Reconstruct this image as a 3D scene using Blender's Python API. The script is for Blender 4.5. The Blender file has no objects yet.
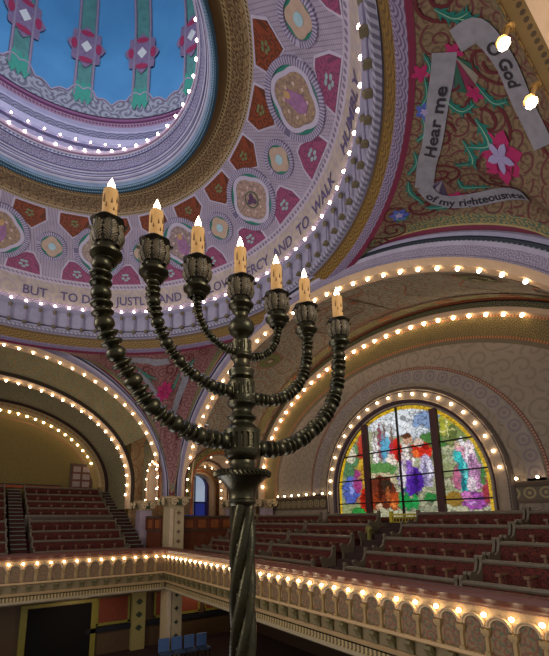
import bpy, bmesh, math, random
from mathutils import Vector, Matrix
random.seed(7)
PI = math.pi
ZE = 6.2                      # eye height above the main floor
COL = bpy.context.scene.collection
sin, cos, sqrt = math.sin, math.cos, math.sqrt

# ------------------------------------------------------------------ node helper
def lin(h):
    if isinstance(h, str):
        h = h.lstrip('#'); r = [int(h[i:i+2], 16)/255 for i in (0, 2, 4)]
    else: r = [x/255 for x in h]
    return tuple(((x/12.92) if x <= .04045 else ((x+.055)/1.055)**2.4) for x in r) + (1.0,)

class N:
    def __init__(s, g, sock): s.g, s.s = g, sock
    def _b(s, op, o, rev=False):
        n = s.g.t.nodes.new('ShaderNodeMath'); n.operation = op
        a, b = (o, s) if rev else (s, o)
        for i, x in enumerate((a, b)):
            if isinstance(x, N): s.g.t.links.new(x.s, n.inputs[i])
            elif x is not None: n.inputs[i].default_value = float(x)
        return N(s.g, n.outputs[0])
    def __add__(s, o): return s._b('ADD', o)
    def __radd__(s, o): return s._b('ADD', o)
    def __sub__(s, o): return s._b('SUBTRACT', o)
    def __rsub__(s, o): return s._b('SUBTRACT', o, True)
    def __mul__(s, o): return s._b('MULTIPLY', o)
    def __rmul__(s, o): return s._b('MULTIPLY', o)
    def __truediv__(s, o): return s._b('DIVIDE', o)
    def gt(s, o): return s._b('GREATER_THAN', o)
    def lt(s, o): return s._b('LESS_THAN', o)
    def frac(s): return s._b('FRACT', None)
    def abs(s): return s._b('ABSOLUTE', None)
    def sin(s): return s._b('SINE', None)
    def sqrt(s): return s._b('SQRT', None)
    def min(s, o): return s._b('MINIMUM', o)
    def max(s, o): return s._b('MAXIMUM', o)
    def atan2(s, o): return s._b('ARCTAN2', o)

class G:
    def __init__(g, t): g.t = t
    def uv(g):
        n = g.t.nodes.new('ShaderNodeUVMap'); x = g.t.nodes.new('ShaderNodeSeparateXYZ')
        g.t.links.new(n.outputs[0], x.inputs[0]); g.uvs = n.outputs[0]
        return N(g, x.outputs[0]), N(g, x.outputs[1])
    def obj(g):
        n = g.t.nodes.new('ShaderNodeTexCoord'); return n.outputs['Object']
    def sep(g, s):
        x = g.t.nodes.new('ShaderNodeSeparateXYZ'); g.t.links.new(s, x.inputs[0])
        return N(g, x.outputs[0]), N(g, x.outputs[1]), N(g, x.outputs[2])
    def comb(g, u, v, w=0.0):
        n = g.t.nodes.new('ShaderNodeCombineXYZ')
        for i, x in enumerate((u, v, w)):
            if isinstance(x, N): g.t.links.new(x.s, n.inputs[i])
            else: n.inputs[i].default_value = x
        return n.outputs[0]
    def noise(g, vec, scale, detail=2.0):
        n = g.t.nodes.new('ShaderNodeTexNoise'); n.inputs['Scale'].default_value = scale
        n.inputs['Detail'].default_value = detail
        g.t.links.new(vec, n.inputs['Vector']); return N(g, n.outputs['Fac'] if 'Fac' in n.outputs else n.outputs[0])
    def vor(g, vec, scale, feature='F1'):
        n = g.t.nodes.new('ShaderNodeTexVoronoi'); n.feature = feature
        n.voronoi_dimensions = '2D' if feature != 'X' else '3D'
        n.inputs['Scale'].default_value = scale; g.t.links.new(vec, n.inputs['Vector']); return n
    def mix(g, f, a, b):
        n = g.t.nodes.new('ShaderNodeMix'); n.data_type = 'RGBA'
        for i, x in ((0, f), (6, a), (7, b)):
            if isinstance(x, N): g.t.links.new(x.s, n.inputs[i])
            elif hasattr(x, 'is_linked'): g.t.links.new(x, n.inputs[i])
            else: n.inputs[i].default_value = x
        return n.outputs[2]
    # ornament masks, u and v in metres
    def spiral(g, u, v, scale, turns=2.2, w=.5):
        vec = g.comb(u, v); n = g.vor(vec, scale)
        px, py, _ = g.sep(n.outputs['Position'])
        dx, dy = u - px, v - py
        d = (dx*dx + dy*dy).sqrt() * scale
        a = dy.atan2(dx) / (2*PI)
        return (a + d*turns).frac().lt(w)
    def pat(g, kind, u, vl, wdt, per):
        """mask for a band: u along (m), vl 0..1 across, wdt band width (m), per repeat (m)"""
        du = ((u/per).frac() - .5)*per
        dv = (vl - .5)*wdt
        if kind == 'plain': return N(g, g.val(0.0))
        if kind == 'dots': return (du*du + dv*dv).sqrt().lt(.32*min(per, wdt))
        if kind == 'ring':
            r = (du*du + dv*dv).sqrt(); m = min(per, wdt)
            return ((r - .34*m).abs()).lt(.07*m).max(r.lt(.13*m))
        if kind == 'stripe': return (u/per).frac().lt(.5)
        if kind == 'scallop':
            y = dv + .5*wdt; r = (du*du + y*y).sqrt()
            return ((r/(.26*per)).frac()).lt(.45)
        if kind == 'scroll': return g.spiral(u, dv, 1.0/per, 2.0, .5)
        if kind == 'lattice':
            k = PI/per
            return ((((u+dv)*k).sin().abs()).lt(.35)).max((((u-dv)*k).sin().abs()).lt(.35))
        if kind == 'wave':
            return ((dv - (u*(2*PI/per)).sin()*(.28*wdt)).abs()).lt(.12*wdt)
        if kind == 'lines': return (vl*per).frac().lt(.5)
        raise ValueError(kind)
    def val(g, x):
        n = g.t.nodes.new('ShaderNodeValue'); n.outputs[0].default_value = x; return n.outputs[0]

MATS = {}
def material(name, fn, rough=.6, metal=0.0, spec=.3, emit=None, bump=None):
    if name in MATS: return MATS[name]
    m = bpy.data.materials.new(name); m.use_nodes = True; t = m.node_tree
    b = t.nodes['Principled BSDF']; g = G(t)
    b.inputs['Roughness'].default_value = rough; b.inputs['Metallic'].default_value = metal
    b.inputs['Specular IOR Level'].default_value = spec
    c = fn(g)
    if isinstance(c, tuple): b.inputs['Base Color'].default_value = c
    else: t.links.new(c, b.inputs['Base Color'])
    if emit is not None:
        if isinstance(c, tuple): b.inputs['Emission Color'].default_value = c
        else: t.links.new(c, b.inputs['Emission Color'])
        b.inputs['Emission Strength'].default_value = emit
    if bump:
        n = t.nodes.new('ShaderNodeTexNoise'); n.inputs['Scale'].default_value = bump[0]
        tc = t.nodes.new('ShaderNodeTexCoord'); t.links.new(tc.outputs['Object'], n.inputs['Vector'])
        bp = t.nodes.new('ShaderNodeBump'); bp.inputs['Strength'].default_value = bump[1]; bp.inputs['Distance'].default_value = .02
        t.links.new(n.outputs[0], bp.inputs['Height']); t.links.new(bp.outputs[0], b.inputs['Normal'])
    MATS[name] = m; return m

def plain(name, col, rough=.6, metal=0., var=.12, scale=6, **k):
    def fn(g):
        c = lin(col); d = tuple(x*(1-var*2) for x in c[:3])+(1,)
        return g.mix(g.noise(g.obj(), scale, 3), d, tuple(min(1, x*(1+var)) for x in c[:3])+(1,))
    return material(name, fn, rough, metal, **k)

def bands(name, lst, rough=.55, metal=0.):
    """lst of (width, base, ornament colour, kind, repeat); v runs through the widths in order"""
    def fn(g):
        u, v = g.uv(); acc = None; v0 = 0
        for (w, c1, c2, kind, per) in lst:
            if kind == 'plain': col = lin(c1)
            else: col = g.mix(g.pat(kind, u, (v - v0)/w, w, per), lin(c1), lin(c2))
            acc = col if acc is None else g.mix(v.gt(v0), acc, col)
            v0 += w
        nz = g.noise(g.obj(), 3.0, 3)
        dk = g.mix(1.0, acc, (0, 0, 0, 1)); 
        return g.mix((nz - .35)*.5, acc, tuple([.03]*3)+(1,))
    return material(name, fn, rough, metal)

def ornate(name, base, c2, c3, per=.5, per2=.2, rough=.6):
    def fn(g):
        u, v = g.uv()
        a = g.mix(g.spiral(u, v, 1/per2, 1.6, .42), lin(base), lin(c3))
        return g.mix(g.spiral(u, v, 1/per, 2.4, .2), a, lin(c2))
    return material(name, fn, rough)

# ------------------------------------------------------------------ mesh helper (z given relative to eye level)
class MB:
    def __init__(s): s.v, s.f, s.uv, s.mi, s.m = [], [], [], [], 0
    def grid(s, P, UV=None, cu=False, cv=False, flip=False):
        n, m = len(P), len(P[0]); b = len(s.v)
        for row in P: s.v += [tuple(p) for p in row]
        for i in range(n if cu else n-1):
            for j in range(m if cv else m-1):
                i2, j2 = (i+1) % n, (j+1) % m
                q = [b+i*m+j, b+i2*m+j, b+i2*m+j2, b+i*m+j2]
                if UV: w = [UV[i][j], UV[i2][j] if i2 else UV[i][j], UV[i2][j2] if i2 and j2 else UV[i][j], UV[i][j2] if j2 else UV[i][j]]
                else: w = [(0, 0)]*4
                if flip: q.reverse(); w.reverse()
                s.f.append(q); s.uv.append(w); s.mi.append(s.m)
        return s
    def poly(s, pts, uv=None):
        b = len(s.v); s.v += [tuple(p) for p in pts]
        s.f.append(list(range(b, b+len(pts)))); s.uv.append(uv or [(0, 0)]*len(pts)); s.mi.append(s.m); return s
    def box(s, x0, x1, y0, y1, z0, z1):
        b = len(s.v)
        s.v += [(x, y, z) for z in (z0, z1) for x, y in ((x0, y0), (x1, y0), (x1, y1), (x0, y1))]
        for q in ((3, 2, 1, 0), (4, 5, 6, 7), (0, 1, 5, 4), (1, 2, 6, 5), (2, 3, 7, 6), (3, 0, 4, 7)):
            s.f.append([b+i for i in q]); s.mi.append(s.m)
            w = []
            for i in q:
                x, y, z = s.v[b+i]
                if q in ((3, 2, 1, 0), (4, 5, 6, 7)): w.append((x, y))
                elif q in ((0, 1, 5, 4), (2, 3, 7, 6)): w.append((x, z))
                else: w.append((y, z))
            s.uv.append(w)
        return s
    def lathe(s, prof, n=24, o=(0, 0, 0), a0=0, a1=2*PI, twist=0, mod=None):
        full = abs(a1-a0-2*PI) < 1e-6
        P, UV = [], []; k = n if full else n+1
        for i in range(k):
            a = a0+(a1-a0)*i/n; row, uvr, L = [], [], 0
            for j, (r, z) in enumerate(prof):
                if j: L += math.hypot(r-prof[j-1][0], z-prof[j-1][1])
                rr = r*(mod(a, r, z) if mod else 1)
                row.append((o[0]+rr*cos(a), o[1]+rr*sin(a), o[2]+z)); uvr.append((a*r, L))
            P.append(row); UV.append(uvr)
        return s.grid(P, UV, cu=full)
    def tube(s, path, rad, n=8, caps=True):
        pts = [Vector(p) for p in path]; rows = []
        up = Vector((0, 0, 1))
        for i, p in enumerate(pts):
            t = (pts[min(i+1, len(pts)-1)] - pts[max(i-1, 0)]).normalized()
            a = t.cross(up)
            if a.length < .05: a = t.cross(Vector((0, 1, 0)))
            a.normalize(); b = t.cross(a).normalized()
            r = rad[i] if isinstance(rad, (list, tuple)) else rad
            rows.append([p + (a*cos(2*PI*k/n) + b*sin(2*PI*k/n))*r for k in range(n)])
        s.grid(rows, cv=True)
        if caps: s.poly(list(reversed(rows[0]))); s.poly(rows[-1])
        return s
    def build(s, name, mats, parent=None, origin=None, smooth=False, ang=35, lift=ZE):
        me = bpy.data.meshes.new(name); o = Vector(origin) if origin is not None else Vector((0, 0, 0))
        if origin is not None or parent is not None: lift = 0
        me.from_pydata([tuple(Vector(p)-o+Vector((0, 0, lift))) for p in s.v], [], s.f)
        uvl = me.uv_layers.new(name='UVMap'); k = 0; flat = []
        for w in s.uv:
            for a in w: flat += [float(a[0]), float(a[1])]
        uvl.data.foreach_set('uv', flat)
        if not isinstance(mats, (list, tuple)): mats = [mats]
        for m in mats: me.materials.append(m)
        if len(mats) > 1: me.polygons.foreach_set('material_index', s.mi)
        bm = bmesh.new(); bm.from_mesh(me); bmesh.ops.recalc_face_normals(bm, faces=bm.faces) if smooth else None
        bm.to_mesh(me); bm.free()
        if smooth:
            me.polygons.foreach_set('use_smooth', [True]*len(me.polygons)); me.set_sharp_from_angle(angle=math.radians(ang))
        me.update()
        ob = bpy.data.objects.new(name, me); COL.objects.link(ob)
        if origin is not None: ob.location = (o.x, o.y, o.z+ZE) if parent is None else tuple(o)
        if parent is not None:
            ob.parent = parent
            if origin is not None: ob.location = tuple(o)
        return ob

def tag(o, label=None, cat=None, group=None, kind=None):
    if label: o['label'] = label
    if cat: o['category'] = cat
    if group: o['group'] = group
    if kind: o['kind'] = kind
    return o
def empty(name, loc, rz=0):
    o = bpy.data.objects.new(name, None); COL.objects.link(o); o.location = (loc[0], loc[1], loc[2]+ZE)
    o.rotation_euler = (0, 0, rz); o.empty_display_size = .1; return o
def struct(name, mb, m, smooth=False, label=None, ang=35):
    return tag(mb.build(name, m, smooth=smooth, ang=ang), label, kind='structure')
def copy_tree(o):
    c = o.copy(); COL.objects.link(c)
    for ch in o.children:
        d = ch.copy(); COL.objects.link(d); d.parent = c
        for g in ch.children:
            e = g.copy(); COL.objects.link(e); e.parent = d
    return c

def adopt(t, owner):
    # an ornament that belongs to a structure becomes one of its parts
    t.parent = owner
    for k in ('category', 'group'):
        if k in t: del t[k]
    return t
# ------------------------------------------------------------------ room layout (metres, eye = origin)
CXR, CYR = 7.82, 18.47        # corner of the two balcony rails
DX, DY = .49, 10.14           # centre of the dome
SR, SL = .45, .4923           # bulb spacing on the two rails
# arches: axis 0 = plane x=const (curve runs in y), 1 = plane y=const
def arcpt(c, A, z0, B, th, off=0.0):
    x, y = A*cos(th), B*sin(th)
    nx, ny = cos(th)/A, sin(th)/B; L = math.hypot(nx, ny)
    return c + x + nx/L*off, z0 + y + ny/L*off
def place(axis, pos, u, z): return (pos, u, z) if axis == 0 else (u, pos, z)
def arch_curve(c, A, z0, B, base=None, n=64, off=0, t0=0., t1=PI):
    pts = []
    if base is not None and t0 <= 0: pts.append((c+A+off, base))
    for i in range(n+1): pts.append(arcpt(c, A, z0, B, t0+(t1-t0)*i/n, off))
    if base is not None and t1 >= PI-1e-6: pts.append((c-A-off, base))
    return pts
def sweep(mb, axis, pos, arch, prof, base=None, n=64, t0=0., t1=PI, v0=0.0):
    """prof = list of (depth, radial offset); depth grows away from the crossing"""
    c, A, z0, B = arch; rows, uvs = [], []
    curves = [arch_curve(c, A, z0, B, base, n, off, t0, t1) for _, off in prof]
    L = 0
    for i in range(len(curves[0])):
        if i: L += math.hypot(curves[0][i][0]-curves[0][i-1][0], curves[0][i][1]-curves[0][i-1][1])
        r, w, V = [], [], v0
        for j, (d, off) in enumerate(prof):
            if j: V += math.hypot(d-prof[j-1][0], off-prof[j-1][1])
            r.append(place(axis, pos+d, *curves[j][i])); w.append((L, V))
        rows.append(r); uvs.append(w)
    mb.grid(rows, uvs); return mb

R1 = (10.17, 8.61, 1.44, 5.85)      # bulb line, x = 8.93
R1o = (10.17, 9.4, 1.44, 6.55)      # outer edge, x = 8.7
L1 = (.08, 7.8, 1.9, 5.7)           # y = 19.74
L1o = (.10, 8.24, 1.0, 7.35)        # y = 19.5
S1o = (.25, 8.55, 1.5, 5.78)        # near arch outer edge, y = 1.55
R2 = (10.2, 8.46, 1.8, 5.61)        # x = 13.95
R3 = (10.05, 3.75, .9, 4.03)        # window bulbs, x = 14.05
L2 = (.08, 6.87, 1.8, 4.88)         # y = 22
L3 = (.39, 5.99, 1.8, 4.32)         # y = 26

# ------------------------------------------------------------------ palette materials
M = {}
M['_l'] = bands('lilac_plaster', [(9, '8d87a2', '6c6785', 'lattice', .12)])
M['lilac_plain'] = plain('lilac_paint', '9490a8', var=.08)
M['bronze'] = material('aged_bronze', lambda g: g.mix(g.noise(g.obj(), 9, 4), lin('18231b'), lin('4c432c')), rough=.33, metal=.8, spec=.5, bump=(60, .12))
M['bronze_dark'] = material('dark_bronze_cup', lambda g: g.mix(g.noise(g.obj(), 40, 3), lin('12120e'), lin('3c3526')), rough=.55, metal=.3, bump=(70, .3))
M['leafm'] = material('veined_bronze_leaf', lambda g: (lambda uv: g.mix(((uv[1]*9.0 - uv[0].abs()*2.2).frac()).lt(.42).max(uv[0].abs().lt(.12)), lin('6a5d42'), lin('2a251a')))(g.uv()), rough=.55, metal=.25, spec=.4)
M['candle'] = material('ivory_candle_sleeve', lambda g: g.mix(g.noise(g.obj(), 18, 3), lin('a8793c'), lin('d2ac70')), rough=.55)
M['drip'] = material('brown_wax_drip', lambda g: lin('5e4020'), rough=.5)
BULB = 24.0
def emis(name, col, st):
    m = bpy.data.materials.new(name); m.use_nodes = True; t = m.node_tree; t.nodes.clear()
    e = t.nodes.new('ShaderNodeEmission'); o = t.nodes.new('ShaderNodeOutputMaterial')
    e.inputs[0].default_value = lin(col); e.inputs[1].default_value = st; t.links.new(e.outputs[0], o.inputs[0]); return m
M['bulb'] = emis('lit_bulb_glass', 'ffe0b4', BULB)
M['bulb_cool'] = emis('lit_bulb_glass_dome', 'ffe0cf', BULB)
M['flame'] = emis('lit_flame_bulb', 'ffdcae', 20.0)
M['socket'] = plain('brass_socket', '9a7a48', .4, .6)
M['gold'] = bands('gold_scallop_band', [(.12, '5c4520', '5c4520', 'plain', 1), (.5, '7f6229', '5a4219', 'scallop', .34)])
M['wood'] = plain('red_brown_wood', '5b2f1c', .4, var=.3, scale=5)
M['wood_dark'] = plain('dark_pew_wood', '46382c', .4, var=.3, scale=7)
M['wood_rail'] = plain('pew_rail_grey_sheen', '5f5546', .38, var=.2)  # olive-grey reflection put into the colour of the rail wood
M['red'] = material('red_patterned_upholstery', lambda g: (lambda u, v: g.mix(g.noise(g.obj(), 22, 3).gt(.52), lin('511b12'), lin('2c110c')))(0, 0), rough=.85)
M['carpet'] = plain('dark_red_carpet', '541a18', .9)
M['olive'] = plain('olive_painted_wood', '5f5a30', .5)
M['ochre'] = plain('ochre_plaster', '6d5c2c', .7)
M['terracotta'] = plain('terracotta_panel', '6e3320', .7)
M['dark'] = plain('near_black_wood', '1c1512', .5)  # near-black brown wood for bars, strips and chair legs
M['navy'] = plain('navy_frieze_band', '17161f', .6)
M['cream'] = bands('stencilled_stone', [(9, 'b09a76', '8e7550', 'lattice', .16)])
M['stone'] = plain('carved_buff_stone', 'a9946f', .6, var=.2)
M['stone_lilac'] = plain('lilac_stone', '9d8d98', .6)
M['blue_chair'] = plain('blue_chair_fabric', '38465c', .7)
M['teal'] = plain('teal_leaf_paint', '1f6e63', .6); M['magenta'] = plain('magenta_flower_paint', 'a3265c', .6)
M['crim'] = plain('crimson_vine_paint', '5b2229', .6); M['blueflower'] = plain('blue_flower_paint', '4a5aa8', .6)
M['ribbon'] = plain('grey_ribbon_paint', '8a8890', .6, var=.2); M['ribbon_dark'] = plain('ribbon_shadow_paint', '5a5468', .6)
M['letter'] = plain('dark_letter_paint', '2e2a30', .6); M['letter_lilac'] = plain('lilac_letter_paint', '5c527a', .6)
M['ringm'] = plain('pale_lilac_moulding', 'a9a3bb', .55, var=.15)
M['pinkp'] = plain('pale_pink_paint', 'b58fa0', .6)
M['goldp'] = plain('old_gold_paint', '9a7f45', .5)
# light settings
WORLD = .45
EXPO = 0.0
LIGHTS = [
    ('p', 'dome_fill_light', (.49, 10.14, 19.0), 1500, (.88, .92, 1.0), 1.0),  # added fill inside the upper dome, no fitting behind it
    ('p', 'bay_fill_light', (10.6, 21.6, 3.6), 60, (1.0, .78, .5), .15),  # added warm fill to brighten the corner bay
    ('p', 'under_balcony_fill', (4.5, 19.4, -3.7), 35, (1.0, .75, .5), .2),  # pair of unseen fills added to lift the ground level under the balconies
    ('p', 'under_balcony_fill', (10.5, 19.6, -3.7), 50, (1.0, .75, .5), .2),
    ('a', 'west_fill_light', (-8.5, 7, 3.5), (0, math.radians(-90), 0), (5, 6), 900, (1.0, .9, .82)),  # unseen fill added on the open west side, also gives the bronze highlights
    ('a', 'apse_fill_light', (3.2, -3.5, 3.5), (math.radians(80), 0, 0), (2.5, 2.5), 350, (1.0, .9, .8)),  # unseen fill added behind the eye point
    ('a', 'nave_fill_uplight', (-1, 9, -5.6), (math.radians(180), 0, 0), (7, 7), 620, (.98, .93, 1.0)),  # unseen uplight added to brighten dome and pendentives evenly
]
# ------------------------------------------------------------------ arches, vaults, walls
def lerp(a, b, s): return tuple(x+(y-x)*s for x, y in zip(a, b))
def loft(mb, axis, aA, aB, prof, base=None, n=72, t0=0., t1=PI, v0=0.0):
    """prof = (absolute plane position, mix 0 = aA .. 1 = aB, extra radial offset)"""
    rows, uvs = [], []
    cur = []
    for pos, s, off in prof:
        c, A, z0, B = lerp(aA, aB, s); cur.append([(pos,)+q for q in arch_curve(c, A, z0, B, base, n, off, t0, t1)])
    L = 0
    for i in range(len(cur[0])):
        if i: L += math.dist(cur[0][i], cur[0][i-1])
        r, w, V = [], [], v0
        for j in range(len(prof)):
            if j: V += math.dist(cur[j][i], cur[j-1][i])
            p = cur[j][i]; r.append(place(axis, *p)); w.append((L, V))
        rows.append(r); uvs.append(w)
    mb.grid(rows, uvs); return mb
TRIM = [0]
def trim(mb, m, smooth=True, label=None, ang=35):
    TRIM[0] += 1
    return struct('trim_%d' % TRIM[0], mb, m, smooth, label, ang)

M['lil_scroll'] = bands('lilac_scroll_band', [(.1, 'a29bad', 'a29bad', 'plain', 1), (.5, '9990a2', '756c80', 'scroll', .1), (9, 'a29bad', '7d7688', 'lattice', .1)])
M['lil_bead'] = bands('teal_bead_row', [(.3, '28303a', '8f98a8', 'dots', .12)])
M['soffit'] = plain('buff_bulb_soffit', 'c0a282', .6, var=.1)
M['crimson_edge'] = bands('crimson_edge_band', [(.16, '6a1f3a', '6a1f3a', 'plain', 1), (.05, '9c8a58', '9c8a58', 'plain', 1), (.3, '8a7448', '3f5a48', 'scroll', .16)])
# big arch R (into the right gallery) and L (into the left gallery)
def big_arch(axis, AI, AO, pf, depth, vaultend, base):
    # outer lilac mouldings
    mb = MB(); loft(mb, axis, AI, AO, [(pf+.12, 1.0, 0.02), (pf, 1.0, 0), (pf-.05, .93, 0), (pf-.05, .82, 0)], base)
    trim(mb, M['lilac_plain'], label='outer lilac moulding of the great arch')
    mb = MB(); loft(mb, axis, AI, AO, [(pf-.05, .82, 0), (pf+.0, .80, 0), (pf+.01, .70, 0), (pf-.03, .68, 0)], base); trim(mb, M['lil_bead'])
    mb = MB(); loft(mb, axis, AI, AO, [(pf-.03, .68, 0), (pf+.0, .62, 0), (pf+.06, .30, 0), (pf+.03, .26, 0), (pf+.06, .22, 0)], base); trim(mb, M['lil_scroll'])
    mb = MB(); loft(mb, axis, AI, AO, [(pf+.06, .22, 0), (pf+.2, .0, 0.01), (pf+.52, 0.0, -.04), (pf+.56, 0, -.0)], base); trim(mb, M['soffit'])
big_arch(0, R1, R1o, 8.7, .2, 13.4, 1.0)
big_arch(1, L1, L1o, 19.5, .2, 21.7, 1.0)

# painted vault material
def vaultmat(name, base, line, fine):
    def fn(g):
        u, v = g.uv()
        a = g.mix(g.spiral(u, v, 2.9, 1.6, .3), lin(base), lin(fine))
        b = g.mix(g.spiral(u, v, 1.1, 1.8, .1), a, lin(line))
        return g.mix((g.noise(g.obj(), 1.2, 3)-.4)*.8, b, lin('4b4038'))
    return material(name, fn, .6)
M['vault'] = vaultmat('vault_tracery_plaster', '988b77', '8c5a3a', '777159')
M['vaultL'] = vaultmat('vault_tracery_plaster_olive', '7c7354', '8a663c', '6a6648')
M['bayplaster'] = vaultmat('bay_tracery_plaster', 'b39773', '9a6238', 'a08a60')
R2o = (10.2, 8.46+.42, 1.8, 5.61+.42)
def vaultR_y(x, h, sgn=1):
    s = (x-9.26)/(13.4-9.26); c, A, z0, B = lerp(R1, R2o, s)
    q = 1-((h-z0)/B)**2 if h > z0 else 1
    return c + sgn*A*sqrt(max(q, 0))
HS = 4.6      # height where the lofted part of the vault begins on the north side
th_s = math.asin((HS-1.6)/5.95)
mb = MB(); NV = 14
def vrow(th, k):
    s = k/NV; c, A, z0, B = lerp(R1, R2o, s); x = 9.26+(13.4-9.26)*s
    return x, c, A, z0, B
P, UV = [], []
for i in range(73):
    row, w = [], []
    for k in range(NV+1):
        x, c, A, z0, B = vrow(0, k); t0 = math.asin((HS-z0)/B); th = t0+(PI-t0)*i/72
        row.append((x, c+A*cos(th), z0+B*sin(th))); w.append((7.4*th, x-9.2))
    P.append(row); UV.append(w)
mb.grid(P, UV)
mb.grid([[(x, vaultR_y(x, 1.9, -1), h) for x in (9.26, 13.4)] for h in (1.8, -2.5)], [[(0, 0), (0, 4)], [(4, 0), (4, 4)]])
# lower part, pierced by the side arch towards the corner bay
OPC, OPR, OPZ = 10.02, 1.36, 1.92
def hole_arch(c, r, z0, base, n=28):
    return [(c-r, base)] + [(c-r*cos(PI*i/n), z0+r*sin(PI*i/n)) for i in range(n+1)] + [(c+r, base)]
def outer_rect(pts, c, zc, x0, x1, z1, base):
    out = []
    for (u, z) in pts:
        if abs(z-base) < 1e-6: out.append((x0 if u < c else x1, base)); continue
        du, dz = u-c, z-zc
        k = 1e9
        if du > 1e-9: k = min(k, (x1-c)/du)
        if du < -1e-9: k = min(k, (x0-c)/du)
        if dz > 1e-9: k = min(k, (z1-zc)/dz)
        out.append((c+du*k, zc+dz*k))
    return out
def pierced(mb, hole, outer, fmap, m=8):
    rows, w = [], []
    for a, b in zip(hole, outer):
        q = [lerp(a, b, j/m) for j in range(m+1)]
        rows.append([fmap(*p) for p in q]); w.append([(p[1]*1.2, p[0]-9.2) for p in q])
    mb.grid(rows, w)
hole = hole_arch(OPC, OPR, OPZ, .2); out = outer_rect(hole, OPC, 1.0, 9.26 if OPC-OPR > 9.26 else OPC-OPR-.06, 13.4, HS, .2)
# opening starts at the pier, so shift everything a little east
OPC = 10.72; OPR = 1.36
hole = hole_arch(OPC, OPR, OPZ, .2); out = outer_rect(hole, OPC, 1.0, 9.26, 13.4, HS, .2)
pierced(mb, hole, out, lambda x, h: (x, vaultR_y(x, h), h))
struct('ceiling_right_vault', mb, M['vault'], True)
VAULT = bpy.data.objects['ceiling_right_vault']
def vpt(x, th, lift):
    s = (x-9.26)/4.14; c, A, z0, B = lerp(R1, R2o, s); n = Vector((0, -cos(th)/A, -sin(th)/B)).normalized()
    return Vector((x, c+A*cos(th), z0+B*sin(th)))+n*lift
def vloc(x0, th0, a, b, lift):
    s = (x0-9.26)/4.14; c, A, z0, B = lerp(R1, R2o, s); return vpt(x0+a, th0+b/math.hypot(A*sin(th0), B*cos(th0)), lift)
def vpaint(x0, deg, rings, name):
    t = empty(name, (0, 0, 0)); adopt(t, VAULT)
    for r0, r1, sx, m, nm in rings:
        MB().grid([[vloc(x0, math.radians(deg), q*cos(2*PI*i/28)*sx, q*sin(2*PI*i/28), .02+.004/max(r1, .1)) for q in (r0, (r0+r1)/2, r1)] for i in range(28)], cu=True).build(nm, m, t)
GV, OV, CV = plain('moss_green_vault_paint', '6d6f3f'), plain('orange_vault_paint', 'a0582e'), plain('cream_vault_paint', 'b3a184')
for x0, deg in ((10.2, 130.6), (10.5, 66.0), (10.3, 100)):
    if deg == 100: vpaint(x0, deg, ((.0, .12, 1, OV, 'rosette_heart'), (.16, .2, 1, plain('brown_vault_paint', '6b4a30'), 'rosette_ring')), 'painted_roundel')
    else: vpaint(x0, deg, ((.0, .12, 1, CV, 'roundel_heart'), (.14, .2, 1, plain('brown_vault_paint', '6b4a30'), 'roundel_ring'), (.22, .5, 1, GV, 'roundel_field'), (.56, .6, 1, OV, 'roundel_edge')), 'painted_roundel')
def vline(pts, w, m, nm, t):
    C = [vloc(*q, .02) for q in pts]; rows = []
    for i, P in enumerate(C):
        T = (C[min(i+1, len(C)-1)]-C[max(0, i-1)]).normalized(); n = Vector((0, 10.17-P.y, 1.5-P.z)).normalized(); s = T.cross(n).normalized()*w/2; rows.append([P+s, P-s])
    MB().grid(rows).build(nm, m, t)
t = empty('painted_strapwork', (0, 0, 0)); adopt(t, VAULT); BV = plain('brown_vault_paint', '6b4a30')
D = math.radians
for off, w_ in ((0, .05), (.22, .03)):
    for a0, a1 in ((83, 88), (101, 106)):
        vline([(9.8+off, D(a0), 0, 0), (12.4-off, D(a0), 0, 0)], w_, BV, 'strap', t)
    vline([(9.8+off, D(83+i*2.3), 0, 0) for i in range(11)], w_, OV, 'strap', t); vline([(12.4-off, D(83+i*2.3), 0, 0) for i in range(11)], w_, OV, 'strap', t)
for x0, hw, hh_ in ((10.9, .42, .55), (10.9, .26, .38)):
    vline([(x0, D(94), a, b) for a, b in ((-hw, -hh_), (hw, -hh_), (hw, hh_), (-hw, hh_), (-hw, -hh_))], .05, BV, 'fret_box', t)
for a0 in (20, 112, 125, 140): vline([(9.5+.35*i, D(a0), 0, .35*sin(i*.9)) for i in range(11)], .05, OV, 'tracery_vine', t)
mb = MB(); mb.grid([[vpt(x, D(26+i*2.0), .03) for x in (12.55, 12.8, 13.15)] for i in range(76)], [[(i*.29, 0), (i*.29, .25), (i*.29, .6)] for i in range(76)])
mb.build('scroll_border', bands('gold_scroll_vault_border', [(.06, '8c4a28', '8c4a28', 'plain', 1), (.5, '94824e', '5c5c36', 'scroll', .2), (1, '8c4a28', '8c4a28', 'plain', 1)]), VAULT, smooth=True).location = (0, 0, ZE)
for a0 in (60, 78, 96, 112, 127, 142):
    MB().grid([[vloc(12.85, D(a0), q*.16*cos(2*PI*i/20), q*.36*sin(2*PI*i/20), .045) for q in (0, .5, 1)] for i in range(20)], cu=True).build('orange_cartouche', OV, VAULT).location = (0, 0, ZE)
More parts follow.
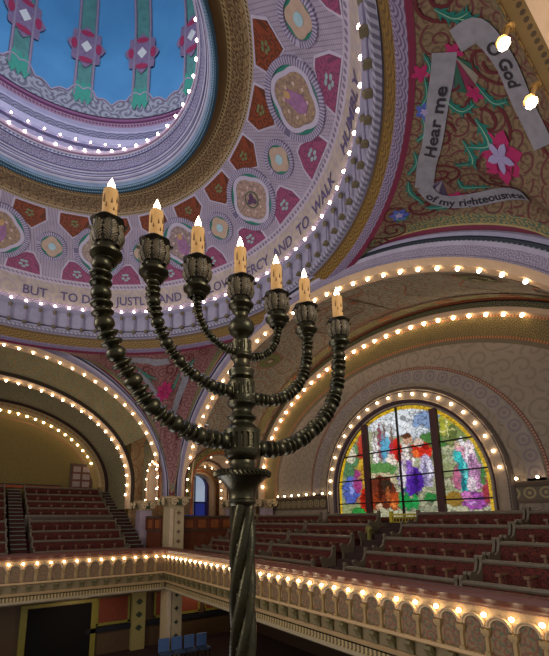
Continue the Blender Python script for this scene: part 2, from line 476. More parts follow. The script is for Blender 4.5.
# reveal of that opening
mb = MB(); rows, w = [], []
L = 0
for i, (x, h) in enumerate(hole):
    if i: L += math.dist(hole[i], hole[i-1])
    y0 = vaultR_y(x, h); rows.append([(x, y0-.02, h), (x, y0+.35, h), (x, 19.9, h)]); w.append([(L, 0), (L, .35), (L, .35+19.55-y0)])
mb.grid(rows, w); trim(mb, M['soffit'], label='pale reveal of the side arch')
def hole_trim(pts, f, r, m):
    mb = MB(); mb.tube([f(*p) for p in pts], r, 6, False); trim(mb, m)
M['orange'] = plain('burnt_orange_line', '9c4a20', .6); M['maroon'] = plain('maroon_line', '4c1626', .6)
M['greengold'] = bands('green_gold_scroll_band', [(9, '8d7a44', '4c4a2c', 'scroll', .2)])
hole2 = hole_arch(OPC, OPR+.12, OPZ, .2); hole_trim(hole2, lambda x, h: (x, vaultR_y(x, h)-.01, h), .045, M['orange'])
mb = MB(); ha, hb_ = hole_arch(OPC, OPR+.16, OPZ, 1.0), hole_arch(OPC, OPR+.5, OPZ+.0, 1.0)
mb.grid([[(x, vaultR_y(x, h)-.02, h) for x, h in (a, b)] for a, b in zip(ha, hb_)], [[(i*.15, 0), (i*.15, .34)] for i in range(len(ha))]); trim(mb, M['greengold'])
mb = MB(); mb.tube([(x, vaultR_y(x, h)-.02, h) for x, h in hole_arch(OPC, OPR+.52, OPZ, 1.0)], .035, 6, False); trim(mb, M['maroon'])

# second right arch (R2) with frieze, bulbs and lunette wall
RB = 1.05
mb = MB(); loft(mb, 0, R2, R2, [(13.4, 0, .46), (13.36, 0, .4), (13.36, 0, .36)], RB); trim(mb, M['orange'])
mb = MB(); loft(mb, 0, R2, R2, [(13.36, 0, .36), (13.34, 0, .30), (13.4, 0, .14)], RB); trim(mb, bands('dark_green_frieze', [(.07, '2c241c', '2c241c', 'plain', 1), (.3, '6c6238', '232b22', 'scroll', .12)]))
mb = MB(); loft(mb, 0, R2, R2, [(13.4, 0, .14), (13.42, 0, .08), (13.5, 0, .0), (13.7, 0, -.03)], RB); trim(mb, M['soffit'])
M['vbands'] = bands('barrel_bands', [(.07, '7c4a2c', 'b07848', 'stripe', .1), (.62, '8a7040', '54502c', 'scroll', .13), (.08, '7c4a2c', 'b07848', 'stripe', .1), (2.5, '6d5f48', '5e4c3a', 'ring', .35)])
mb = MB(); loft(mb, 0, R2, R2, [(13.7, 0, -.03), (13.72, 0, -.1), (14.0, 0, -.66), (14.09, 0, -.86)], RB); trim(mb, M['vbands'])
# lunette wall
def damask(name, base, line):
    def fn(g):
        u, v = g.uv()
        a = g.mix(g.spiral(u, v, 1.7, 2.0, .3), lin(base), lin(line))
        return g.mix((g.noise(g.obj(), .8, 2)-.45)*.5, a, lin('3e3326'))
    return material(name, fn, .65)
M['damask'] = damask('grey_damask_plaster', '8a7c6b', '7d705f')
mb = MB()
gl = arch_curve(10.05, 3.38, 1.0, 3.46, 0.02, 48)
ow = arch_curve(10.2, 8.6, 1.0, 6.4, 0.02, 48)
rows, w = [], []
for a, b in zip(gl, ow):
    q = [lerp(a, b, j/6) for j in range(7)]
    rows.append([(14.1, p[0], p[1]) for p in q]); w.append([(p[0], p[1]) for p in q])
mb.grid(rows, w); mb.box(14.1, 14.3, .2, 19.6, -2.6, .02)
struct('wall_right', mb, M['damask'])
# painted ring on the lunette wall
mb = MB(); sweep(mb, 0, 14.07, (10.1, 5.05, 1.0, 4.85), [(0, 0), (0, .1)], 1.15); trim(mb, bands('red_dot_ring', [(.1, '6c3a34', 'a08060', 'dots', .1)]), False)
mb = MB(); sweep(mb, 0, 14.075, (10.1, 4.5, 1.0, 4.35), [(0, 0), (0, .5)], 1.15); trim(mb, bands('grey_blossom_ring', [(.5, '8a8074', '7b6c6e', 'ring', .5)]), False)
# window surround: archivolt with bulbs
mb = MB(); sweep(mb, 0, 14.1, (10.05, 3.38, 1.0, 3.46), [(-.06, .72), (-.1, .66), (-.1, .6)], .02); trim(mb, plain('dark_surround_edge', '51443a'))
mb = MB(); sweep(mb, 0, 14.1, (10.05, 3.38, 1.0, 3.46), [(-.1, .6), (-.06, .56), (-.06, .24), (-.12, .2)], .02); trim(mb, plain('grey_beige_surround', '94836f'))
mb = MB(); sweep(mb, 0, 14.1, (10.05, 3.38, 1.0, 3.46), [(-.06, .60), (-.07, .52)], .02, v0=0); trim(mb, bands('dark_bead_surround', [(.2, '3c3230', '7b6c60', 'dots', .12)]))
mb = MB(); sweep(mb, 0, 14.1, (10.05, 3.38, 1.0, 3.46), [(-.12, .2), (-.08, .12), (-.02, .1), (.1, -.02)], .02); trim(mb, plain('plum_window_reveal', '3e2a30', .5))
# horizontal cornice rows with bulbs beside the window
for a, b in ((14.2, 18.95), (1.5, 5.95)):
    mb = MB(); mb.box(13.98, 14.1, a, b, .93, 1.0); mb.box(13.94, 14.1, a, b, 1.0, 1.06); mb.box(14.04, 14.1, a, b, .42, .5); trim(mb, plain('brown_cornice', '5c4836'), False)
    mb = MB(); mb.grid([[(14.06, a, .5), (14.06, a, .93)], [(14.06, b, .5), (14.06, b, .93)]], [[(0, 0), (0, .43)], [(b-a, 0), (b-a, .43)]]); trim(mb, bands('quatrefoil_frieze', [(.43, '5e5240', '93835a', 'ring', .43)]), False)

# stained glass window -------------------------------------------------------
WC, WR = 10.05, 3.36
def glass_uv(y, z):
    # picture coordinates of the leaded design for a point of the window
    u = (1048.62130 + 12.82297*y)/(1 + 0.193395*y); return u, 516.5 - z*(22+(u-335)*.053)
def glass_colour(px, py):
    px += .5*sin(py*.9+px*.3); py += .5*sin(px*.8)
    if py < 428: c = 'd5dbe2'
    elif py < 462: c = 'a3a888'
    else: c = 'b0ae90'
    if px < 371 and py > 440: c = '8f9468'
    for (x, y, rx, ry, col) in GB:
        if ((px-x)/rx)**2 + ((py-y)/ry)**2 < 1: c = col
    return c
GB = [(360, 470, 10, 40, '8c9a6a'), (448, 470, 14, 8, '8d9468'), (400, 478, 22, 4, '9da07c'), (440, 488, 16, 3, '8f9470'), (420, 508, 26, 3, '8a8c74'), (440, 455, 10, 3, '7e8a5c'), (455, 447, 10, 2.5, 'c0bf98'), (480, 452, 7, 14, '6f8a52'), (437, 421, 22, 14, '7f97bf'), (424, 432, 12, 8, 'c8cfd8'), (440, 438, 20, 8, '4a7a3c'), (470, 434, 26, 14, '7c8a4c'), (450, 422, 7, 12, 'a8a83a'), (456, 432, 6, 9, '5c6a2e'),
      (400, 425, 16, 10, 'dfe3ea'), (352, 462, 9, 24, '4f7a52'), (363, 445, 4, 15, 'b03426'), (352, 452, 5, 9, 'd8d0b8'), (350, 489, 8, 14, '4f5fb0'), (363, 474, 6, 18, 'c49a34'), (357, 480, 4, 12, '9a3c78'),
      (363, 502, 5, 15, 'c42c1a'), (356, 512, 7, 6, '2f8a3a'), (376, 446, 3, 17, 'efe8e8'), (381, 440, 2.2, 20, '8a4a5a'), (386, 446, 5, 17, '5ba4c6'), (393, 448, 3, 15, 'c43646'), (391, 460, 5, 8, 'e8d8cc'),
      (381, 468, 14, 7, '5a8a4a'), (380, 478, 15, 7, 'c4b694'), (380, 491, 13, 17, '6c2f1e'), (374, 500, 6, 10, '8c3a1c'), (392, 500, 7, 9, 'b04a20'), (384, 484, 6, 6, '3a2a20'),
      (406, 455, 9, 15, 'e6ddd6'), (398, 448, 4.5, 12, 'c8281e'), (409, 437, 5, 6, 'd9a88c'), (408, 434, 5, 3, '5a3420'), (422, 449, 12, 9, 'd42e1c'), (420, 441, 5, 5, 'dcc0b0'), (426, 470, 7, 17, 'c0b6d6'),
      (409, 480, 13, 15, '4c2296'), (405, 468, 7, 10, '8a5fc0'), (401, 476, 4, 12, 'ddd2dd'), (405, 502, 9, 5, '1f7a3a'), (404, 498, 3, 12, '1d8a40'), (398, 500, 3, 9, '2a9a50'), (412, 501, 3, 8, '2a9a50'), (427, 497, 7, 5, '2a7a3a'),
      (469, 458, 12, 16, 'd6b6d2'), (464, 449, 7, 7, 'e6a4b8'), (474, 447, 6, 8, 'f0dce2'), (465, 476, 7, 17, '22a4ac'), (460, 456, 5, 7, '3ac0c0'), (478, 474, 8, 16, 'c890bc'), (472, 484, 5, 8, 'e4d0dc'), (457, 478, 4, 12, 'c06a8a'),
      (474, 500, 15, 9, 'a04aa4'), (465, 496, 7, 5, 'd07ac0'), (452, 499, 9, 8, '8c6c22'), (488, 492, 5, 14, 'a02c3c'), (485, 476, 4, 9, '3f7a3a'), (466, 441, 3, 5, 'f0f0f0'), (411, 452, 2, 10, '8a7468'), (404, 462, 1.5, 9, 'b8a8b0'), (416, 452, 3, 5, 'f06a30'), (427, 446, 3, 3, 'a01810'), (398, 452, 1.5, 8, '801510'), (414, 482, 2, 12, '2f1468'), (405, 484, 2, 10, '6a40b4'), (424, 474, 2, 12, '8a80ac'), (429, 466, 2, 10, 'e0dcee'), (463, 480, 2, 12, '0f6c78'), (467, 470, 2, 10, '6ad0d0'), (475, 462, 2, 9, '9a6a90'), (471, 454, 2, 7, 'f2e4ee'), (481, 478, 2, 10, 'a06a94'), (470, 503, 6, 2, 'c88ad0'), (480, 498, 5, 2, '6c2c78'), (378, 488, 2, 12, '3c1810'), (385, 494, 2, 9, 'a85a30'), (390, 503, 2, 5, 'e08040'), (376, 506, 3, 4, 'd0b090'), (364, 468, 1.5, 10, '8c6a20'), (351, 486, 2, 8, '8c9ae0'), (363, 500, 1.5, 10, '7c1810'), (461, 443, 3, 3, 'd8b8a0'), (452, 424, 1.2, 12, 'e8e4a0'), (447, 430, 4, 1.2, 'e8e4a0'), (458, 428, 4, 1.2, 'dcd890'), (376, 432, 1, 12, '7a6a60'), (386, 430, 1, 12, '7a6a60'), (393, 432, 1, 10, '7a6a60')]
def glass_mat():
    m = bpy.data.materials.new('stained_glass'); m.use_nodes = True; t = m.node_tree; t.nodes.clear(); g = G(t)
    at = t.nodes.new('ShaderNodeVertexColor'); at.layer_name = 'Col'
    u, v = g.uv(); vec = g.comb(u, v)
    tone = g.mix(g.noise(vec, 5.0, 4), (.5, .5, .52, 1), (1.25, 1.25, 1.2, 1))
    mm = t.nodes.new('ShaderNodeMix'); mm.data_type = 'RGBA'; mm.blend_type = 'MULTIPLY'; mm.inputs[0].default_value = 1
    t.links.new(at.outputs[0], mm.inputs[6]); t.links.new(tone, mm.inputs[7])
    col = mm.outputs[2]
    e = t.nodes.new('ShaderNodeEmission'); o = t.nodes.new('ShaderNodeOutputMaterial'); gl_ = t.nodes.new('ShaderNodeBsdfGlossy'); ad = t.nodes.new('ShaderNodeAddShader')
    gl_.inputs['Roughness'].default_value = .2; gl_.inputs['Color'].default_value = (.05, .05, .05, 1)
    t.links.new(col, e.inputs[0]); e.inputs[1].default_value = GLASS_STRENGTH
    t.links.new(e.outputs[0], ad.inputs[0]); t.links.new(gl_.outputs[0], ad.inputs[1]); t.links.new(ad.outputs[0], o.inputs[0]); return m
GLASS_STRENGTH = 1.15
win = tag(MB().box(14.2, 14.24, WC-WR-.05, WC+WR+.05, -.06, .02).build('window_1', plain('dark_window_iron', '2a2226', .5)), 'large arched stained glass window of robed figures in a landscape', kind='structure')
import numpy as np
rng = np.random.default_rng(5)
nx, nz_ = 224, 150; cs = 2*WR/nx
seeds = np.stack([rng.uniform(340, 497, 1250), rng.uniform(398, 518, 1250)], 1)
seeds = np.concatenate([seeds, np.stack([rng.uniform(372, 436, 260), rng.uniform(434, 512, 260)], 1), np.stack([rng.uniform(452, 492, 260), rng.uniform(436, 510, 260)], 1)])
scol = []
for (x, y) in seeds:
    c = lin(glass_colour(x, y)); k = rng.uniform(.72, 1.15); tint = rng.uniform(-.05, .05)
    scol.append((c[0]*k*(1+tint), c[1]*k, c[2]*k*(1-tint)))
mb = MB(); cols = []
for i in range(nx):
    y0 = WC+WR-i*cs; yc = y0-cs/2; px = glass_uv(yc, 0)[0]
    zc = .02+cs*(np.arange(nz_)+.5); py = glass_uv(yc, zc)[1]
    dx = (seeds[:, 0]-px)[None, :]; dy = seeds[None, :, 1]-py[:, None]
    an = np.where((seeds[:, 0] > 440) | (seeds[:, 1] > 480) | (seeds[:, 0] < 372), .62, 1.0)[None, :]
    d = np.sqrt((dx*an)**2+dy**2); o2 = np.argpartition(d, 1, axis=1)[:, :2]
    for j in range(nz_):
        if zc[j] > 1.0 and ((yc-WC)/WR)**2+((zc[j]-1.0)/3.44)**2 > 1.012: continue
        if zc[j] > 4.47: continue
        a, b = o2[j]; da, db = d[j, a], d[j, b]
        if da > db: a, b, da, db = b, a, db, da
        z0 = .02+j*cs
        mb.poly([(14.18, y0, z0), (14.18, y0-cs, z0), (14.18, y0-cs, z0+cs), (14.18, y0, z0+cs)], [(y0, z0), (y0-cs, z0), (y0-cs, z0+cs), (y0, z0+cs)])
        same = abs(scol[a][0]-scol[b][0])+abs(scol[a][2]-scol[b][2]) < .12
        k = (.72 if same else .38) if db-da < .45 else 1.0
        gc = lin(glass_colour(px, py[j])); c = scol[a]
        if (((yc-WC)/WR)**2+(max(0, zc[j]-1.0)/3.44)**2 > .925): gc = c = lin('c9a21e')
        cols.append(tuple(k*(.45*c[q]+.55*gc[q]) for q in range(3))+(1.0,))
gm = glass_mat(); go = mb.build('stained_glass_pane', gm, parent=win); go.location = (0, 0, ZE)
ca = go.data.color_attributes.new('Col', 'FLOAT_COLOR', 'CORNER'); fl = []
for c in cols: fl += list(c)*4
ca.data.foreach_set('color', fl)
win.location = (0, 0, 0)
def win_part(name, mb, m, smooth=False):
    o = mb.build(name, m, parent=win, smooth=smooth); o.location = (0, 0, ZE); return o
for o in (go,): o.location = (0, 0, ZE)
def wtop(y): return 1.0 + 3.44*sqrt(max(0, 1-((y-WC)/WR)**2))
for y in (WC+1.62, WC-1.62):
    win_part('mullion', MB().box(14.02, 14.2, y-.13, y+.13, 0, wtop(y)), plain('plum_brown_mullion', '432828', .5))
win_part('glazing_bar', MB().box(14.1, 14.2, WC-.03, WC+.03, 0, wtop(WC)), M['dark'])
for z in (.62, 1.62, 2.72):
    hw = WR if z < 1 else WR*sqrt(1-((z-1)/3.44)**2)
    win_part('glazing_bar', MB().box(14.1, 14.2, WC-hw, WC+hw, z-.025, z+.025), M['dark'])
win_part('window_sill', MB().box(13.9, 14.2, WC-3.6, WC+3.6, -.12, .03), M['wood'])

# second left arch etc.
M['damaskL'] = damask('olive_grey_plaster', '7a7256', '676045')
LB = .55
mb = MB(); loft(mb, 1, L1, (L2[0], L2[1]+.3, L2[2], L2[3]+.3), [(20.06, 0, 0), (21.0, .5, 0), (21.7, 1, 0)], 1.0, t0=.42); struct('ceiling_left_vault', mb, M['vaultL'], True)
mb = MB(); loft(mb, 1, L2, L2, [(21.7, 0, .32), (21.68, 0, .26), (21.76, 0, .2), (21.74, 0, .12)], LB); trim(mb, plain('dark_brown_arch_edge', '2f2418'))
mb = MB(); loft(mb, 1, L2, L2, [(21.74, 0, .12), (21.8, 0, .06), (21.95, 0, -.0), (22.2, 0, -.02)], LB); trim(mb, M['soffit'])
L3f = (L3[0], L3[1]+.55, L3[2], L3[3]+.5)
mb = MB(); loft(mb, 1, L2, L3f, [(22.2, 0, -.02), (23.5, .33, 0), (25.6, 1, 0)], LB); struct('ceiling_left_barrel', mb, M['damaskL'], True)
mb = MB(); loft(mb, 1, L3, L3, [(25.6, 0, .55), (25.58, 0, .42), (25.66, 0, .36)], .8); trim(mb, plain('black_red_arch_line', '2b1510'))
mb = MB(); loft(mb, 1, L3, L3, [(25.66, 0, .36), (25.7, 0, .18), (25.72, 0, .16)], .8); trim(mb, bands('olive_orange_band', [(.5, '7c6a3c', '8a4a22', 'wave', .3)]))
mb = MB(); loft(mb, 1, L3, L3, [(25.72, 0, .16), (25.8, 0, .0), (26.0, 0, -.05), (26.3, 0, -.3)], .8); trim(mb, M['soffit'] if False else plain('ochre_bulb_soffit', '9c8452'))
mb = MB(); loft(mb, 1, L3, L3, [(26.3, 0, -.3), (26.32, 0, -.42)], .8); trim(mb, bands('back_red_line', [(.2, '6b4526', '8c6a3a', 'stripe', .1)]))
mb = MB(); mb.grid([[(x, 26.35, z) for z in (-2.4, 8)] for x in (-9, 9)], [[(x, z) for z in (0, 10)] for x in (0, 18)]); struct('wall_back_left_gallery', mb, M['ochre'])
mb = MB(); mb.box(.2, 4.3, 26.2, 26.35, 1.78, 1.93); trim(mb, M['orange'], False)
mb = MB(); mb.box(.2, 4.3, 26.18, 26.35, 1.93, 2.0); trim(mb, M['dark'], False)
# door in the back wall with glass lights
d = tag(MB().box(4.84, 6.05, 26.26, 26.34, 1.2, 3.28).build('door_1', M['wood']), 'brown double door with glass lights at the top of the left gallery', kind='structure')
def dpart(n, mb, m):
    o = mb.build(n, m, parent=d); o.location = (0, 0, ZE); return o
for x0 in (4.95, 5.5):
    for z0 in (1.95, 2.4, 2.85):
        dpart('door_pane', MB().box(x0, x0+.42, 26.23, 26.26, z0, z0+.33), plain('frosted_door_glass', '8c7a72', .2))
dpart('door_frame', MB().box(4.78, 4.84, 26.22, 26.36, 1.2, 3.34).box(6.05, 6.11, 26.22, 26.36, 1.2, 3.34).box(4.78, 6.11, 26.22, 26.36, 3.28, 3.35), M['wood_dark'])

# corner bay between the galleries -------------------------------------------
mb = MB()
mb.grid([[(14.05, y, z) for z in (-2.4, 6)] for y in (18.6, 23)], [[(y, z) for z in (0, 8)] for y in (0, 4)])
mb.grid([[(x, 23.0, z) for z in (-2.4, 6)] for x in (7.4, 14.1)], [[(x, z) for z in (0, 8)] for x in (0, 7)])
mb.grid([[(x, 19.0, z) for z in (-2.4, .25)] for x in (12.1, 14.1)], [[(x, z) for z in (0, 8)] for x in (0, 7)])
mb.grid([[(7.0, y, 5.2), (14.1, y, 5.2)] for y in (19.9, 23)], [[(0, y), (7, y)] for y in (0, 4)])
struct('wall_bay', mb, M['bayplaster'])
def arch_ring(axis, pos, c, r, z0, base, prof, m, n=28, smooth=True):
    mb = MB(); sweep(mb, axis, pos, (c, r, z0, r), prof, base, n); return trim(mb, m, smooth)
# inner nested arch facing the R side
mb = MB(); hh = hole_arch(10.95, 1.12, 1.85, .2); oo = outer_rect(hh, 10.95, 1.0, 9.3, 14.0, 5.2, .2)
mb.grid([[(a[0], 20.6, a[1]), (b[0], 20.6, b[1])] for a, b in zip(hh, oo)], [[(a[0], a[1]), (b[0], b[1])] for a, b in zip(hh, oo)]); struct('wall_bay_inner', mb, M['bayplaster'])
arch_ring(1, 20.5, 10.95, 1.12, 1.85, .2, [(0, .3), (-.04, .25), (0, .1), (.1, .0), (.35, -.03)], M['soffit'])
arch_ring(1, 20.48, 10.95, 1.12, 1.85, .2, [(0, .34), (-.03, .30)], M['orange'])
arch_ring(1, 22.3, 11.5, .98, 1.75, .0, [(0, .25), (0, .0), (.5, -.1)], M['soffit'])
arch_ring(1, 22.28, 11.5, .98, 1.75, .0, [(0, .22), (-.03, .16)], M['orange'])
arch_ring(1, 22.7, 11.5, .74, 1.95, .0, [(0, .12), (0, .0), (.25, -.03)], plain('violet_window_frame', '3c2f66', .5))
w2 = tag(MB().box(10.8, 12.2, 22.96, 22.99, .1, .25).build('window_2', M['navy']), 'narrow arched window with blue frame deep in the corner bay', kind='structure')
mb = MB(); pts = hole_arch(11.5, .74, 1.95, .2, 16)
mb.poly([(x, 22.95, z) for x, z in pts], pts)
def pane2(g):
    x, y, z = g.sep(g.obj()); return g.mix(z.gt(1.0), lin('26307a'), lin('a9bcd8'))
o = mb.build('window_pane', material('blue_lit_pane', pane2, .3, emit=.5), parent=w2); o.location = (0, 0, ZE)
for x in (11.5,): o = MB().box(x-.03, x+.03, 22.88, 22.95, .2, 2.6).build('glazing_bar', M['navy'], parent=w2); o.location = (0, 0, ZE)
o = MB().box(10.8, 12.2, 22.88, 22.95, .97, 1.05).build('glazing_bar', M['navy'], parent=w2); o.location = (0, 0, ZE)

# L-side opening of the bay (in the plane x = 7.8)
mb = MB(); hh = hole_arch(20.35, .78, 2.1, .9, 20); oo = outer_rect(hh, 20.35, 1.2, 19.45, 21.72, 4.3, .9)
mb.grid([[(7.82, a[0], a[1]), (7.7, b[0], b[1])] for a, b in zip(hh, oo)], [[(a[0], a[1]), (b[0], b[1])] for a, b in zip(hh, oo)]); struct('wall_left_gallery_side', mb, M['vaultL'])
arch_ring(0, 7.78, 20.35, .78, 2.1, .9, [(0, .2), (-.03, .16), (0, .05), (.1, 0), (.6, -.05)], M['soffit'])
arch_ring(0, 7.76, 20.35, .78, 2.1, .9, [(0, .26), (-.03, .2)], M['orange'])

# great corner pier and other pilasters ------------------------------------------
def volute_mb(mb, x, y, z, r, ax):
    pts = []
    for i in range(26):
        a = i*.42; rr = r*(1-i/30)
        du, dz = rr*cos(a), rr*sin(a)
        pts.append((x+du, y, z+dz) if ax == 1 else (x, y+du, z+dz))
    mb.tube(pts, [r*.2]*26, 6)
def pier(name, cx, cy, hw, zb, zt, label, mat, capm, flare=.24, voff=.0, low=True):
    t = empty(name, (cx, cy, zb)); tag(t, label, 'pier')
    o = MB().box(cx-hw, cx+hw, cy-hw, cy+hw, zb, zt-.5).build('shaft', mat, t, origin=(0, 0, 0)); o.location = (-cx, -cy, -zb)
    c = MB(); c.lathe([(hw*1.0*1.414, zt-.5), (hw*1.414+.03, zt-.47), (hw*1.414+.02, zt-.42), (hw*1.414+.05, zt-.35), ((hw+flare)*1.414*.96, zt-.1), ((hw+flare)*1.414, zt-.1), ((hw+flare)*1.414, zt-.02), ((hw+flare)*1.37, zt)], 4, (cx, cy, 0), PI/4, PI/4+2*PI)
    c.poly([(cx+sx*(hw+flare)*.97, cy+sy*(hw+flare)*.97, zt) for sx, sy in ((-1, -1), (1, -1), (1, 1), (-1, 1))])
    o = c.build('capital', capm, t, origin=(0, 0, 0)); o.location = (-cx, -cy, -zb)
    for sx in (-1, 1):
        for ax in (0, 1):
            v = MB()
            if ax == 1: volute_mb(v, cx+sx*(hw*.72), cy-hw-.31, zt-.27, .18, 1)
            else: volute_mb(v, cx-hw-.31, cy+sx*(hw*.72), zt-.27, .18, 0)
            o = v.build('volute', plain('pale_volute_stone', 'c4ad86', .5), t, origin=(0, 0, 0), smooth=True); o.location = (-cx, -cy, -zb)
    leaf = MB()
    for ax in (0, 1):
        for k in (-.3, 0, .3):
            if ax: leaf.lathe([(.0, -.16), (.07, -.1), (.1, 0), (.06, .1), (0, .15)], 8, (cx+k*hw, cy-hw-.24, zt-.27))
            else: leaf.lathe([(.0, -.16), (.07, -.1), (.1, 0), (.06, .1), (0, .15)], 8, (cx-hw-.24, cy+k*hw, zt-.27))
    o = leaf.build('capital_leaves', plain('dark_green_leaf_carving', '39452f'), t, origin=(0, 0, 0), smooth=True); o.location = (-cx, -cy, -zb)
    return t
M['pierm'] = plain('buff_pier_plaster', 'ab9875', .6, var=.1)
p = pier('corner_pier', 8.42, 19.07, .38, -6.2, 1.08, 'tall buff corner pier with scrolled capital between the two galleries', M['pierm'], M['stone'])
def rosette_strip(parent, pts, ax, m, loc):
    for (x, y, z) in pts:
        mb = MB(); n = 16; fr = []
        for i in range(n):
            a = 2*PI*i/n; r = .09*(1+.35*cos(4*a)); fr.append((x+r*cos(a), y, z+r*sin(a)) if ax == 1 else (x, y+r*cos(a), z+r*sin(a)))
        mb.tube([(x, y, z), (x, y-.01, z)] if ax == 1 else [(x, y, z), (x-.01, y, z)], .03, 6)
        mb.poly(fr); o = mb.build('painted_rosette', m, parent, origin=(0, 0, 0)); o.location = loc
loc = (-8.42, -19.07, 6.2)
rosette_strip(p, [(8.42+.1, 19.07-.392, z) for z in (.3, -.15, -.6, -1.05)], 1, plain('brown_stencil', '6b5540'), loc)
rosette_strip(p, [(8.42+.1, 19.07-.392, z) for z in (-3.5, -4.1, -4.7, -5.3)], 1, plain('dark_green_stencil', '2c3a28'), loc)
for z0, z1 in ((-1.3, .5), (-6.1, -3.2)):
    o = MB().box(8.42-.38, 8.42-.2, 19.07-.44, 19.07-.37, z0, z1).build('engaged_strip', plain('pale_buff_strip', 'c0a98a'), p, origin=(0, 0, 0)); o.location = loc
for nm, cx, cy, hw, zb, zt, lab, mt in (
    ('gallery_pilaster', 7.72, 21.35, .33, -1.9, .95, 'lilac pilaster with scrolled capital beside the left gallery stair', M['stone_lilac']),
    ('gallery_pilaster', 12.45, 19.75, .4, -1.9, 1.05, 'buff pilaster with scrolled capital behind the wooden panel screen', M['stone_lilac']),
    ('gallery_pilaster', 13.6, 18.35, .26, -1.9, 1.05, 'pale pilaster with scrolled capital at the end of the right gallery bulbs', M['stone_lilac'])):
    pier(nm, cx, cy, hw, zb, zt, lab, mt, M['stone'], .16)
# wooden panelled screens
def screen(name, x0, x1, y0, y1, z0, z1, label, n):
    t = empty(name, (x0, y0, z0)); tag(t, label, 'screen')
    dx, dy = x1-x0, y1-y0; L = math.hypot(dx, dy); ux, uy = dx/L, dy/L; nx, ny = uy, -ux
    def q(a, b, c): return (a*ux+b*nx, a*uy+b*ny, c)
    def bx(mb, a0, a1, b0, b1, c0, c1):
        k = len(mb.v); mb.box(a0, a1, b0, b1, c0, c1)
        mb.v[k:] = [q(*p) for p in mb.v[k:]]; return mb
    H = z1-z0
    bx(MB(), 0, L, -.05, 0, 0, H).build('board', M['wood'], t, origin=(0, 0, 0))
    bx(MB(), -.02, L+.02, -.08, .08, H-.1, H).build('top_rail', M['wood_dark'], t, origin=(0, 0, 0))
    bx(MB(), 0, L, 0, .05, H-.75, H-.68).build('middle_rail', M['wood_dark'], t, origin=(0, 0, 0))
    for i in range(n+1): bx(MB(), L*i/n-.05, L*i/n+.05, 0, .05, H-.7, H-.1).build('stile', M['wood'], t, origin=(0, 0, 0))
    for i in range(n): bx(MB(), L*(i+.5)/n-L/n*.3, L*(i+.5)/n+L/n*.3, 0, .03, H-.6, H-.2).build('raised_panel', plain('orange_brown_panel', '7c4522', .4, var=.2), t, origin=(0, 0, 0))
screen('panelled_screen', 8.95, 13.2, 19.15, 18.85, -2.0, .16, 'red-brown panelled wooden screen between corner pier and right gallery pews', 6)
screen('panelled_screen', 7.55, 8.0, 20.4, 19.6, -2.0, .16, 'short dark wooden screen left of the corner pier', 2)

# ------------------------------------------------------------------ dome: everything turned about (DX, DY)
def revolve(prof, a0=-100, a1=160, n=130, v0=0, rev=False):
    """prof (r, h); u = metres along the ring at r, v = metres along the profile"""
    mb = MB(); rows, uv = [], []
    for i in range(n+1):
        a = math.radians(a0+(a1-a0)*i/n); r_, w, V = [], [], v0
        for j, (r, h) in enumerate(prof):
            if j: V += math.dist(prof[j], prof[j-1])
            r_.append((DX+r*cos(a), DY+r*sin(a), h)); w.append((a*r, V))
        rows.append(r_); uv.append(w)
    return mb.grid(rows, uv)
SC, SRAD = 3.17, 10.3
def sph_h(r): return SC + sqrt(SRAD*SRAD - r*r)
# annular vault
bprof = [(7.73, sph_h(7.73))] + [(r, sph_h(r)) for r in [7.55-.25*k for k in range(9)]] + [(5.5, sph_h(5.5))]
struct('ceiling', revolve(bprof), bands('dome_lilac_lattice', [(.22, 'b0a6b8', '776f86', 'dots', .16), (9, 'a59bae', '857b92', 'lattice', .11)]), True)
struct('ceiling_inner_band', revolve([(5.5, sph_h(5.5)), (5.25, sph_h(5.25)), (5.0, sph_h(5.0)), (4.7, sph_h(4.7)), (4.55, 12.18)]),
       bands('brown_gold_dome_band', [(.12, 'a08f72', '4e3c26', 'dots', .1), (.14, '8a7352', '5a4328', 'wave', .3), (.42, '7f684a', '4d3920', 'scroll', .2), (.12, '99835a', '4a361f', 'dots', .12), (.35, '6f5735', '5b4526', 'plain', 1)]), True)
# inscription drum and balustrade zone
struct('wall_drum', revolve([(7.96, 9.05), (7.95, 9.15), (7.73, sph_h(7.73))]), bands('pale_inscription_band', [(.14, '8f809c', 'c0b4c8', 'scallop', .3), (9, 'b8ab9e', 'aca0a2', 'scroll', .5)]), True)
trim(revolve([(7.95, 8.9), (7.9, 8.95), (7.93, 9.02), (7.98, 9.05)]), M['lilac_plain'])
struct('wall_balustrade_back', revolve([(8.18, 8.1), (8.14, 8.2), (8.12, 8.85), (7.95, 8.9)]), bands('grey_lilac_balustrade_back', [(.12, '4f4c60', '4f4c60', 'plain', 1), (9, 'a09cb2', '76718a', 'ring', .3)]), True)
trim(revolve([(8.22, 7.93), (8.1, 7.93), (8.06, 8.0), (8.1, 8.04), (8.04, 8.1), (8.16, 8.12)]), bands('balustrade_cornice', [(.2, '6f6c80', 'a6a3b4', 'stripe', .16), (9, '9894a8', '9894a8', 'plain', 1)]))
trim(revolve([(8.22, 8.0), (8.25, 7.93), (8.24, 7.87)]), M['lilac_plain'])
struct('ceiling_gold_ring', revolve([(8.24, 7.9), (8.3, 7.72), (8.42, 7.5)]), M['gold'], True)
struct('ceiling_lilac_ring', revolve([(8.42, 7.5), (8.5, 7.44), (8.62, 7.4)]), bands('lilac_scallop_ring', [(.3, '8d8098', '5c4f6c', 'scallop', .22)]), True)
struct('ceiling_maroon_ring', revolve([(8.62, 7.4), (8.73, 7.34)]), M['crimson_edge'], True)
